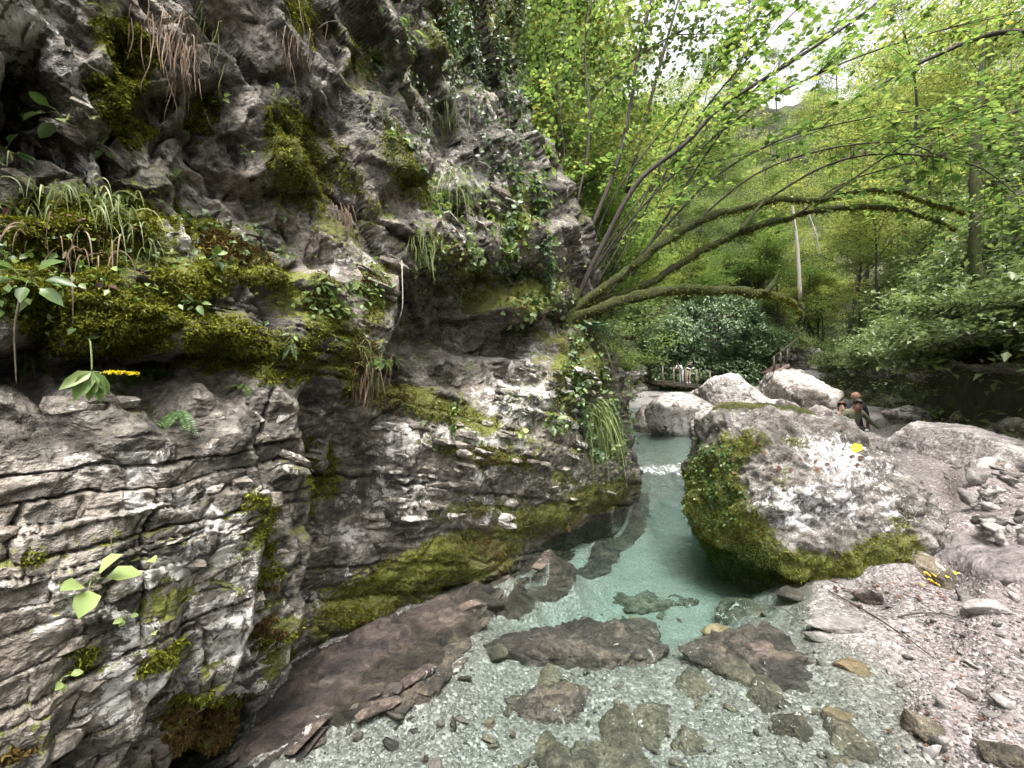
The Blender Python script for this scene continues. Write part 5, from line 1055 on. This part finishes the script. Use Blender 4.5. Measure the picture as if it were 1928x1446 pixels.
for Hm, n, where, qlo, qhi, rlo, rhi in ((HL, 50, 'beyond the leaning tree', .12, .98, 1.5, 26), (HR, 8, 'on the right slope', .22, .98, 2.5, 22)):
    k = 0; tries = 0
    while k < n and tries < 4000:
        tries += 1; i = int(rnd.uniform(qlo, qhi) * (Hm.shape[0] - 1)); j = int((rnd.random() ** 1.2) * (Hm.shape[1] * .75)) + 3; loc = Hm[i, j]
        if loc[1] < (9 if Hm is HL else 17) or not (900 < 964 + F * loc[0] / loc[1] < 2200): continue
        t_ = rnd.randrange(5); s_ = rnd.uniform(.75, 1.25)
        if in_gap(loc, 12 * s_): continue
        place_tree(t_, loc - np.array([0, 0, .2]), s_, rnd.uniform(0, 6.28), where); k += 1
# fill the view between the stems with tall trees whose crowns stand against the sky
for tx in range(1000, 1330, 55):
    for ty in range(-20, 330, 85):
        best = None
        for q in range(160):
            loc = HL[rnd.randrange(8, HL.shape[0] - 1), rnd.randrange(2, 66)]
            if loc[1] < 10: continue
            s_ = rnd.uniform(.8, 1.5); t_ = rnd.randrange(5); H_ = (12, 10, 14, 9, 7)[t_] * s_; px_ = 964 + F * loc[0] / loc[1]; py_ = 723 - F * (loc[2] + .68 * H_ - CAMZ) / loc[1]; e = abs(px_ - tx) + abs(py_ - ty)
            if best is None or e < best[0]: best = (e, loc, s_, t_)
        if best[0] < 60: place_tree(best[3], best[1] - np.array([0, 0, .2]), best[2], rnd.uniform(0, 6.28), 'beyond the leaning tree')
for tx in range(1300, 1960, 75):
    for ty in range(-30, 340, 75):
        if 1350 < tx < 1440 and ty < 110: continue
        best = None
        for q in range(200):
            Hm = rnd.choice([HE, HL, HR]); loc = Hm[rnd.randrange(4, Hm.shape[0] - 1), rnd.randrange(2, Hm.shape[1] - 2)]
            if loc[1] < 17: continue
            s_ = rnd.uniform(.8, 1.6); t_ = rnd.randrange(5); H_ = (12, 10, 14, 9, 7)[t_] * s_; px_ = 964 + F * loc[0] / loc[1]; py_ = 723 - F * (loc[2] + .68 * H_ - CAMZ) / loc[1]; e = abs(px_ - tx) + abs(py_ - ty)
            if in_gap(loc, H_): continue
            if best is None or e < best[0]: best = (e, loc, s_, t_)
        if best and best[0] < 70: place_tree(best[3], best[1] - np.array([0, 0, .2]), best[2], rnd.uniform(0, 6.28), 'at the far end of the gorge')
k = 0; tries = 0
while k < 12 and tries < 3000:
    tries += 1; i = int(rnd.uniform(.05, .75) * (HL.shape[0] - 1)); j = rnd.randrange(2, 40); loc = HL[i, j]
    px_ = 964 + F * loc[0] / max(loc[1], .1)
    if loc[1] < 9.5 or not (960 < px_ < 1330): continue
    t_ = rnd.choice([0, 1, 3, 4]); s_ = rnd.uniform(.7, 1.05)
    if in_gap(loc, 12 * s_): continue
    place_tree(t_, loc - np.array([0, 0, .2]), s_, rnd.uniform(0, 6.28), 'beyond the leaning tree'); k += 1
for i in range(16):
    loc = HE[rnd.randrange(4, 56), rnd.randrange(0, 30)]
    if not in_gap(loc, 12): place_tree(rnd.randrange(5), loc, rnd.uniform(.9, 1.4), rnd.uniform(0, 6.28), 'at the far end of the gorge')
# single trunks that stand out
pt = P(1868, 618, 8.2); o = empty('mossy_trunk_tree', pt); tag(o, 'mossy tree trunk rising from the right slope near the picture edge', 'tree'); c = spline([[.1, 0, -1.3], [-.12, 0, .45], [-.28, .05, 1.3], [-.34, 0, 2.3], [-.2, .1, 4.0], [.2, .3, 6]], 8); v, f = tube(c, [.2, .12, .1, .095, .08, .03], 12, .35, 4.); add('trunk', mk_mesh('trunk', v, f, MOSSBARK), o)
bl, bt_ = Buf(), Buf(); sprays(bl, bt_, c, 40, .8, 2.0, 26, .13, .6); add('crown', bl.mesh('crown', LEAF_G, False), o); add('twigs', bt_.mesh('twigs', TWIG), o)
for (x0, y0, x1, y1, Yv, r, lb) in [(1507, 545, 1494, 405, 24., .11, 'slender pale dead trunk standing behind the mossy limbs'), (1545, 470, 1518, 395, 26., .08, 'second pale dead trunk right of the slender one'), (1180, 330, 1260, 60, 12., .06, 'dark slender tree stem behind the leaning tree')]:
    a, b_ = P(x0, y0, Yv), P(x1, y1, Yv); o = empty('dead_tree', a); tag(o, lb, 'tree'); c = spline([[0, 0, -.5], (b_ - a) * .5 + [.05, 0, 0], (b_ - a), (b_ - a) * 1.25], 6); v, f = tube(c, [r, r * .8, r * .4], 7, .2); add('trunk', mk_mesh('trunk', v, f, BARK_P if 'pale' in lb else BARK), o)
    bb_ = Buf()
    for j in range(7):
        k = rnd.randrange(6, len(c)); d = norm(R.normal(size=3) + np.array([0, 0, .6])); v, f = tube(c[k] + d * np.linspace(0, 1.2, 4)[:, None], [r * .2, r * .05], 4); bb_.add(v, f)
    add('branches', bb_.mesh('branches', BARK_G), o)

# ------------------------------------------------------------------ shrubs and undergrowth
def shrub_template(name, rx, rz, ns, per, leaf, mat, seed, flat=.25):
    rs = np.random.RandomState(seed); root = empty(name); b = Buf(); lb = Buf()
    for i in range(ns):
        a = rs.rand() * 6.28; d = norm([math.cos(a), math.sin(a), rs.uniform(.2, 1.4)]); l = rx * rs.uniform(.5, 1.1); t = np.linspace(0, 1, 6)[:, None]; q = d * l * t + np.array([0, 0, -.35]) * l * t ** 2 * rs.rand(); q[:, 2] *= rz / rx; v, f = tube(q, [.012, .003], 4); b.add(v, f)
        n = per; tt = rs.uniform(.25, 1.05, n)[:, None]; p_ = d * l * tt; p_[:, 2] *= rz / rx; p_ = p_ + rs.normal(size=(n, 3)) * np.array([.13, .13, .13 * flat]) * rx
        leaves(lb, p_, rs.normal(size=(n, 3)) * np.array([1, 1, .3]) + np.array([-.2, -.2, -.25]), np.array([0, 0, 1.0]) + rs.normal(size=(n, 3)) * .3, leaf * rs.uniform(.6, 1.3, n), .6, True, np.clip(rs.normal(rs.uniform(.25, .75), .15, n), 0, 1))
    add('stem', b.mesh('stem', TWIG), root); add('foliage', lb.mesh('foliage', mat, False), root); return root
SH = [shrub_template('shrub', 1.1, .9, 26, 34, .11, LEAF_S, 11), shrub_template('shrub', 1.3, .7, 28, 34, .12, LEAF_S, 12), shrub_template('shrub', .9, .8, 22, 40, .09, LEAF_G, 13)]
su = set()
def place_shrub(k, loc, s, lb, grp):
    if k in su: o = copy_tree(SH[k])
    else: o = SH[k]; su.add(k)
    o.location = loc; o.scale = (s, s, s); o.rotation_euler = (0, 0, rnd.uniform(0, 6.28)); tag(o, lb, 'shrub', grp)
for i in range(190):
    q = int(rnd.uniform(.13, .8) * (HR.shape[0] - 1)); j = int(rnd.random() ** 1.2 * 46) + 1; loc = HR[q, j]
    place_shrub(rnd.randrange(3), loc, rnd.uniform(.7, 1.5), 'pale-leaved shrub in the thicket on the right slope', 'shrubs on the right slope')
for i in range(80):
    q = int(rnd.uniform(.06, .97) * (HL.shape[0] - 1)); j = int(rnd.random() ** 1.3 * 26) + 1; loc = HL[q, j]
    place_shrub(rnd.randrange(3), loc, rnd.uniform(.7, 1.5), 'green shrub on the bank behind the leaning tree', 'shrubs on the far bank')
for i, (px, py, Yv, s) in enumerate([(1130,640,5.6,.42),(1165,700,6.2,.45),(1150,760,6.4,.4),(1120,690,5.4,.35),(1190,640,9.0,.8),(1175,800,6.6,.3),(1030,470,5.4,.45),(1090,520,5.8,.5),(1010,400,5.2,.4),(1215,690,11,.8),(1220,600,13,1.1),(1060,430,6.4,.6)]):
    place_shrub(2 if i % 2 else 0, P(px, py, Yv), s, 'leafy bush clinging to the cliff corner under the leaning tree', 'bushes on the cliff corner')
pw, tw, qw = path_eval(RP, 200); nw = np.stack([tw[:, 1], -tw[:, 0]], 1)
for i in range(60):
    k = int(rnd.uniform(.13, .6) * 199); g = float(ground_z(pw[k, 0], max(pw[k, 1], .6))[0]); o_ = rnd.uniform(-.25, .6)
    place_shrub(rnd.choice([0, 1, 1]), np.array([pw[k, 0] + nw[k, 0] * o_, pw[k, 1] + nw[k, 1] * o_, g + rnd.uniform(1.5, 2.2)]), rnd.uniform(.55, 1.0), 'pale-leaved shrub hanging over the dark rock wall', 'shrubs over the dark wall')
def undergrowth(Hm, n, per, leaf, mat, label, jmax, qlo, qhi, seed):
    rs = np.random.RandomState(seed); i = (rs.uniform(qlo, qhi, n) * (Hm.shape[0] - 1)).astype(int); j = (rs.rand(n) ** 1.1 * jmax).astype(int); c = Hm[i, j] + rs.normal(size=(n, 3)) * .15 + np.array([0, 0, 1.0]) * (.1 + .9 * rs.rand(n, 1) ** 2); n2 = n * per
    p_ = np.repeat(c, per, 0) + rs.normal(size=(n2, 3)) * np.array([.22, .22, .08]); b = Buf()
    leaves(b, p_, rs.normal(size=(n2, 3)) * np.array([1, 1, .35]) + np.array([0, 0, -.25]), np.array([0, 0, 1.0]) + rs.normal(size=(n2, 3)) * .35, leaf * rs.uniform(.6, 1.3, n2), .55, True, np.clip(np.repeat(rs.normal(.5, .2, n), per) + rs.normal(0, .12, n2), 0, 1))
    tag(add('undergrowth', b.mesh('undergrowth', mat, False)), label, 'undergrowth', kind='stuff')
undergrowth(HR, 14000, 8, .15, LEAF_S, 'low leafy undergrowth covering the right slope', 56, .12, .85, 3)
undergrowth(HL, 8000, 8, .18, LEAF_G, 'low leafy undergrowth covering the far slope', 64, .03, .98, 4)
undergrowth(HE, 4000, 8, .26, LEAF_Y, 'leafy undergrowth covering the slope that closes the gorge', 38, .02, .98, 5)
# dense rounded ivy-clad thicket behind the footbridge
rs = np.random.RandomState(9); n = 26000; C_ = P(1325, 655, 36.0); d = norm(rs.normal(size=(n, 3))); d[:, 1] = -np.abs(d[:, 1]) * 1.0; d[:, 2] = d[:, 2]; rad = np.array([5.9, 4.0, 4.6]) * (1 + .34 * fbm(d * 1.8, 3) + .12 * fbm(d * 6, 2))[:, None]
p_ = d * rad * rs.uniform(.86, 1.03, (n, 1)); b = Buf(); leaves(b, p_, rs.normal(size=(n, 3)) * .6 + d * .5 + np.array([0, 0, -.5]), d + np.array([0, 0, .7]) + rs.normal(size=(n, 3)) * .35, .24 * rs.uniform(.6, 1.3, n), .6, True, np.clip(.5 + .35 * fbm(d * 5, 2) + rs.normal(0, .15, n), 0, 1))
o = empty('ivy_thicket', C_); tag(o, 'big rounded dense green thicket behind the people on the footbridge', 'thicket'); add('foliage', b.mesh('foliage', LEAF_I, False), o)
dd, ff = sphere_dirs(18); add('branch_core', mk_mesh('branch_core', dd * np.array([4.2, 2.6, 3.1]), ff, BARK), o)
#PART6
# ------------------------------------------------------------------ footbridge
def box(buf, a, b_, w_, h):
    """beam from a to b with width w (horizontal) and height h"""
    a, b_ = np.asarray(a, float), np.asarray(b_, float); t = norm(b_ - a); s = np.cross(t, [0, 0, 1.0]); s = norm(s) if np.linalg.norm(s) > .1 else np.array([1.0, 0, 0]); u = np.cross(s, t)
    v = [e + s * w_ / 2 * i + u * h / 2 * j for e in (a, b_) for i, j in ((-1, -1), (1, -1), (1, 1), (-1, 1))]
    buf.add(v, [[0, 3, 2, 1], [4, 5, 6, 7], [0, 1, 5, 4], [1, 2, 6, 5], [2, 3, 7, 6], [3, 0, 4, 7]])
BY = 30.0
br = empty('footbridge', P(1295, 722, BY)); tag(br, 'small wooden footbridge with posts in front of the dense thicket', 'footbridge'); O = P(1295, 722, BY)
L0, L1 = P(1238, 717, BY), P(1352, 729, BY)
for dy in (0, 1.1):
    b = Buf(); box(b, L0 + [0, dy, -.12] - O, L1 + [0, dy, -.12] - O, .12, .22); add('beam', b.mesh('beam', WOOD, False), br)
npl = 24
for i in range(npl):
    b = Buf(); c0 = L0 + (L1 - L0) * ((i + .5) / npl) - O; box(b, c0 + [0, -.12, .02 + rnd.uniform(-.006, .006)], c0 + [0, 1.25, .02], .165, .04); add('plank', b.mesh('plank', WOOD, False), br)
for dy in (-.08,):
    for px in (1247, 1268, 1290, 1311, 1336):
        t = (px - 1238) / 114; c0 = L0 + (L1 - L0) * t - O + [0, dy, 0]; b = Buf(); box(b, c0 + [0, 0, -.35], c0 + [rnd.uniform(-.03, .03), 0, 1.12], .085, .085); add('post', b.mesh('post', WOOD, False), br)
    for hz in (.55, 1.02):
        b = Buf(); v, f = tube(np.array([L0 + [0, dy, hz] - O, (L0 + L1) / 2 + [0, dy, hz - .04] - O, L1 + [0, dy, hz] - O]), [.012], 5); b.add(v, f); add('rope', b.mesh('rope', TWIG), br)
wk = empty('wooden_ramp', P(1468, 700, 27.)); O = P(1468, 700, 27.); tag(wk, 'weathered wooden ramp with handrail beyond the peaked boulder', 'ramp')
for i in range(9):
    a = P(1452, 702, 27.) + (P(1484, 684, 27.) - P(1452, 702, 27.)) * (i + .5) / 9 - O; b = Buf(); box(b, a + [0, -.1, 0], a + [0, 1.2, 0], .125, .05); add('plank', b.mesh('plank', WOODP, False), wk)
b = Buf(); box(b, P(1452, 703, 27.) - O + [0, -.14, -.12], P(1484, 685, 27.) - O + [0, -.14, -.12], .08, .3); add('side_board', b.mesh('side_board', WOODP, False), wk)
for i in range(3):
    a = P(1452, 702, 27.) + (P(1484, 684, 27.) - P(1452, 702, 27.)) * (.1 + .4 * i) - O; b = Buf(); box(b, a + [0, -.1, 0], a + [0, -.1, 1.0], .09, .09); add('post', b.mesh('post', WOOD, False), wk)
b = Buf(); box(b, P(1452, 702, 27.) - O + [0, -.1, .95], P(1500, 665, 27.) - O + [0, -.1, .95], .06, .06); add('handrail', b.mesh('handrail', WOOD, False), wk)
pile = empty('board_pile', P(1420, 768, 12.6)); tag(pile, 'few grey boards lying on the flat white slab', 'boards')
for i in range(3):
    b = Buf(); box(b, [-.5, .1 * i, .03 * i], [.5, .05 + .1 * i, .03 * i], .14, .03); add('board', b.mesh('board', WOODP, False), pile)

# ------------------------------------------------------------------ people
SKIN = plain_mat('skin', (0.4, 0.27, 0.21), .55, .08, 20, .05); SKIN2 = plain_mat('ruddy_skin', (0.34, 0.2, 0.155), .55, .08, 20, .05)
OLIVE = plain_mat('olive_cloth', (0.16, 0.165, 0.1), .9, .2, 25, .3); NAVY = plain_mat('navy_cloth', (0.018, 0.02, 0.032), .9, .2, 25, .3); BLACK = plain_mat('black_cloth', (0.012, 0.012, 0.016), .85, .2, 25, .3)
KHAKI = plain_mat('khaki_cloth', (0.42, 0.35, 0.26), .9, .12, 25, .3); PALE = plain_mat('pale_cloth', (0.6, 0.6, 0.62), .9, .1, 25, .3); GREYT = plain_mat('grey_blue_trousers', (0.3, 0.31, 0.36), .9, .15, 25, .3)
HAIRD = plain_mat('dark_hair', (0.02, 0.014, 0.01), .6, .3, 60, .4); HAIRR = plain_mat('auburn_hair', (0.12, 0.045, 0.025), .6, .3, 60, .4); HAIRG = plain_mat('short_reddish_hair', (0.36, 0.19, 0.13), .7, .2, 60, .4); SHOE = plain_mat('pale_shoe', (0.55, 0.53, 0.52), .7, .1, 20, .1)
def person(loc, rz, label, J, cloth, hair, hair_long=False, s=1.0):
    """J overrides joint positions of a standing figure that faces -Y; cloth maps bone group to material"""
    j = dict(pelvis=(0, 0, .95), spine=(0, 0, 1.12), chest=(0, 0, 1.34), neck=(0, .01, 1.49), head=(0, -.01, 1.59), crown=(0, 0, 1.70))
    for sg, n in ((1, 'l'), (-1, 'r')):
        j.update({'sh' + n: (.17 * sg, 0, 1.42), 'el' + n: (.23 * sg, .02, 1.13), 'wr' + n: (.24 * sg, -.06, .89), 'ha' + n: (.24 * sg, -.08, .82), 'hip' + n: (.09 * sg, 0, .90), 'kn' + n: (.10 * sg, -.02, .50), 'an' + n: (.10 * sg, .02, .09), 'to' + n: (.11 * sg, -.13, .035)})
    j.update(J); j = {k: np.array(v, float) for k, v in j.items()}
    rad = dict(pelvis=.135, spine=.125, chest=.14, neck=.058, head=.085, crown=.03)
    for n in 'lr': rad.update({'sh' + n: .068, 'el' + n: .047, 'wr' + n: .032, 'ha' + n: .03, 'hip' + n: .092, 'kn' + n: .062, 'an' + n: .043, 'to' + n: .035})
    E = [('pelvis', 'spine', 'top'), ('spine', 'chest', 'top'), ('chest', 'neck', 'skin'), ('neck', 'head', 'skin'), ('head', 'crown', 'skin')]
    for n in 'lr': E += [('chest', 'sh' + n, 'top'), ('sh' + n, 'el' + n, 'top'), ('el' + n, 'wr' + n, 'sleeve'), ('wr' + n, 'ha' + n, 'skin'), ('pelvis', 'hip' + n, 'leg'), ('hip' + n, 'kn' + n, 'leg'), ('kn' + n, 'an' + n, 'shin'), ('an' + n, 'to' + n, 'shoe')]
    for n, sg in (('l', 1), ('r', -1)):       # four fingers and a thumb, each with a knuckle
        w_, h = j['wr' + n], j['ha' + n]; t = norm(h - w_); sd = norm(np.cross(t, [0.3, 1, .2])); fw = norm(np.cross(sd, t))
        for q in range(5):
            off = sd * (q - 1.5) * .019 if q < 4 else sd * -.035; l = (.036, .042, .04, .03, .03)[q]; st = h if q < 4 else w_ * .4 + h * .6
            k1 = 'f%s%da' % (n, q); k2 = 'f%s%db' % (n, q); j[k1] = st + off + t * l * (.9 if q < 4 else .3); j[k2] = j[k1] + t * l * .8 + fw * .012; rad[k1] = .009; rad[k2] = .007; E += [('ha' + n if q < 4 else 'wr' + n, k1, 'skin'), (k1, k2, 'skin')]
    names = list(j); ix = {k: i for i, k in enumerate(names)}; me = bpy.data.meshes.new('body'); me.from_pydata([tuple(j[k]) for k in names], [(ix[a], ix[b]) for a, b, _ in E], [])
    ob = bpy.data.objects.new('body', me); COL.objects.link(ob); ob.modifiers.new('skin', 'SKIN'); sv = me.skin_vertices[0].data
    for k, i in ix.items(): sv[i].radius = (rad.get(k, .02), rad.get(k, .02)); sv[i].use_root = (k == 'pelvis')
    ob.modifiers.new('sub', 'SUBSURF').levels = 1
    dg = bpy.context.evaluated_depsgraph_get(); ev = ob.evaluated_get(dg); m2 = bpy.data.meshes.new_from_object(ev); bpy.data.objects.remove(ob)
    mats = []; mi = {}
    for g in ('skin', 'top', 'sleeve', 'leg', 'shin', 'shoe'):
        if cloth[g] not in mats: mats.append(cloth[g])
        mi[g] = mats.index(cloth[g])
    m2.materials.clear()
    for m in mats: m2.materials.append(m)
    A_ = np.array([j[a] for a, b, _ in E]); B_ = np.array([j[b] for a, b, _ in E]); G_ = [g for _, _, g in E]
    for p_ in m2.polygons:
        c = np.array(p_.center); ab = B_ - A_; t = np.clip(((c - A_) * ab).sum(1) / (ab * ab).sum(1), 0, 1); k = np.linalg.norm(c - (A_ + ab * t[:, None]), axis=1).argmin(); g = G_[k]
        if E[k][0] == 'chest' and E[k][1] == 'neck' and t[k] < .8: g = 'top'
        p_.material_index = mi[g]; p_.use_smooth = True
    root = empty('person', loc, rz, s); tag(root, label, 'person'); body = add('body', m2, root)
    hd = j['head']; ax = norm(j['crown'] - j['head']); fwd = norm(np.array([0, -1.0, 0]) - ax * np.dot([0, -1.0, 0], ax)); sx = np.cross(fwd, ax); Rm = np.stack([sx, -fwd, ax], 1)
    d, f = sphere_dirs(10); hv = d * np.array([.098, .108, .112]); kp = (d[:, 1] > -.25 + .9 * np.maximum(-d[:, 2], 0)) | (d[:, 2] > .55); f_h = f[kp[f].all(1)]
    hv[:, 2] = np.where(hv[:, 2] < 0, hv[:, 2] * (.8 if not hair_long else 2.4), hv[:, 2]); hv = hv * (1 + .05 * fbm(hv * 30, 2))[:, None]
    add('hair', mk_mesh('hair', (hv + np.array([0, .014, .072])) @ Rm.T + hd, f_h, hair), body)
    b = Buf(); leaves(b, (np.array([[0, -.08, .035]]) @ Rm.T) + hd, ((np.array([[0, -.35, -1]])) @ Rm.T), (np.array([[0, -1.0, .3]]) @ Rm.T), .045, .7, False); add('nose', b.mesh('nose', cloth['skin']), body)
    for sg in (-1, 1):
        add('eye', mk_mesh('eye', (d * .009 + np.array([sg * .03, -.082, .04])) @ Rm.T + hd, f, HAIRD), body)
        add('ear', mk_mesh('ear', (d * np.array([.01, .018, .028]) + np.array([sg * .088, .01, .02])) @ Rm.T + hd, f, cloth['skin']), body)
    add('mouth', mk_mesh('mouth', (d * np.array([.02, .006, .005]) + np.array([0, -.083, -.02])) @ Rm.T + hd, f, SKIN2), body)
    return root
gz1 = .42
def stand(px, py_head, Y, h=1.72): q = P(px, py_head, Y); return np.array([q[0], q[1], q[2] - h])
cl = dict(skin=SKIN2, top=OLIVE, sleeve=OLIVE, leg=GREYT, shin=GREYT, shoe=SHOE)
person(stand(1601, 758, 9.6, 1.58), .1, 'person in an olive long-sleeved shirt holding a camera, one arm held out', dict(chest=(0, -.08, 1.30), neck=(0, -.14, 1.42), head=(0, -.19, 1.50), crown=(0, -.22, 1.60), shl=(.18, -.08, 1.38), shr=(-.18, -.08, 1.38), ell=(.40, -.1, 1.15), wrl=(.60, -.16, .96), hal=(.66, -.18, .91), elr=(-.27, .0, 1.12), wrr=(-.13, -.2, 1.02), har=(-.06, -.24, 1.02)), cl, HAIRD)
pc = stand(1601, 758, 9.6, 1.58); b = Buf(); cam_o = empty('photo_camera', pc + np.array([.0, -.30, 1.0])); tag(cam_o, 'dark camera held by the person in olive shirt', 'camera')
box(b, [-.075, 0, 0], [.075, 0, 0], .07, .1); add('camera_body', b.mesh('camera_body', BLACK, False), cam_o); b = Buf(); v, f = tube(np.array([[0, -.03, 0], [0, -.08, -.01], [0, -.14, -.02]]), [.036, .036, .04], 12); b.add(v, f); lens_o = add('lens', b.mesh('lens', BLACK), cam_o); b = Buf(); v, f = tube(np.array([[0, -.14, -.02], [0, -.16, -.023]]), [.041, .041], 12); b.add(v, f); add('lens_hood', b.mesh('lens_hood', PALE), lens_o)
person(stand(1611, 742, 10.3), 2.6, 'person in a dark T-shirt with cropped reddish hair, seen from behind', {}, dict(skin=SKIN2, top=NAVY, sleeve=SKIN2, leg=NAVY, shin=NAVY, shoe=SHOE), HAIRG)
person(stand(1585, 762, 10.1, 1.60), -.5, 'person with auburn hair in dark clothes raising a phone', dict(ell=(.26, -.2, 1.22), wrl=(.12, -.36, 1.38), hal=(.08, -.4, 1.44), elr=(-.30, -.18, 1.2), wrr=(-.2, -.36, 1.38), har=(-.14, -.4, 1.44)), dict(skin=SKIN, top=NAVY, sleeve=NAVY, leg=NAVY, shin=NAVY, shoe=SHOE), HAIRR, True, .95)
pb = L0 + (L1 - L0) * ((1300 - 1238) / 114); person(pb + np.array([0, .35, .05]), .15, 'person in black top and khaki shorts leaning on the footbridge rail', dict(chest=(0, -.1, 1.3), neck=(0, -.17, 1.43), head=(0, -.22, 1.52), crown=(0, -.23, 1.62), shl=(.17, -.1, 1.38), shr=(-.17, -.1, 1.38), ell=(.26, -.2, 1.15), wrl=(.12, -.4, 1.06), hal=(.05, -.43, 1.06), elr=(-.26, -.2, 1.15), wrr=(-.12, -.4, 1.06), har=(-.05, -.43, 1.06)), dict(skin=SKIN, top=BLACK, sleeve=PALE, leg=KHAKI, shin=SKIN, shoe=PALE), HAIRD)
pb = L0 + (L1 - L0) * ((1289 - 1238) / 114); person(pb + np.array([0, .55, .05]), -.9, 'person in white top bending over the rail beside the one in black', dict(spine=(0, -.1, 1.08), chest=(0, -.3, 1.2), neck=(0, -.42, 1.27), head=(0, -.5, 1.31), crown=(0, -.58, 1.37), shl=(.17, -.33, 1.26), shr=(-.17, -.33, 1.26), ell=(.22, -.42, 1.05), wrl=(.1, -.58, 1.05), hal=(.05, -.62, 1.06), elr=(-.22, -.42, 1.05), wrr=(-.1, -.58, 1.05), har=(-.05, -.62, 1.06)), dict(skin=SKIN, top=PALE, sleeve=NAVY, leg=PALE, shin=PALE, shoe=NAVY), HAIRD)
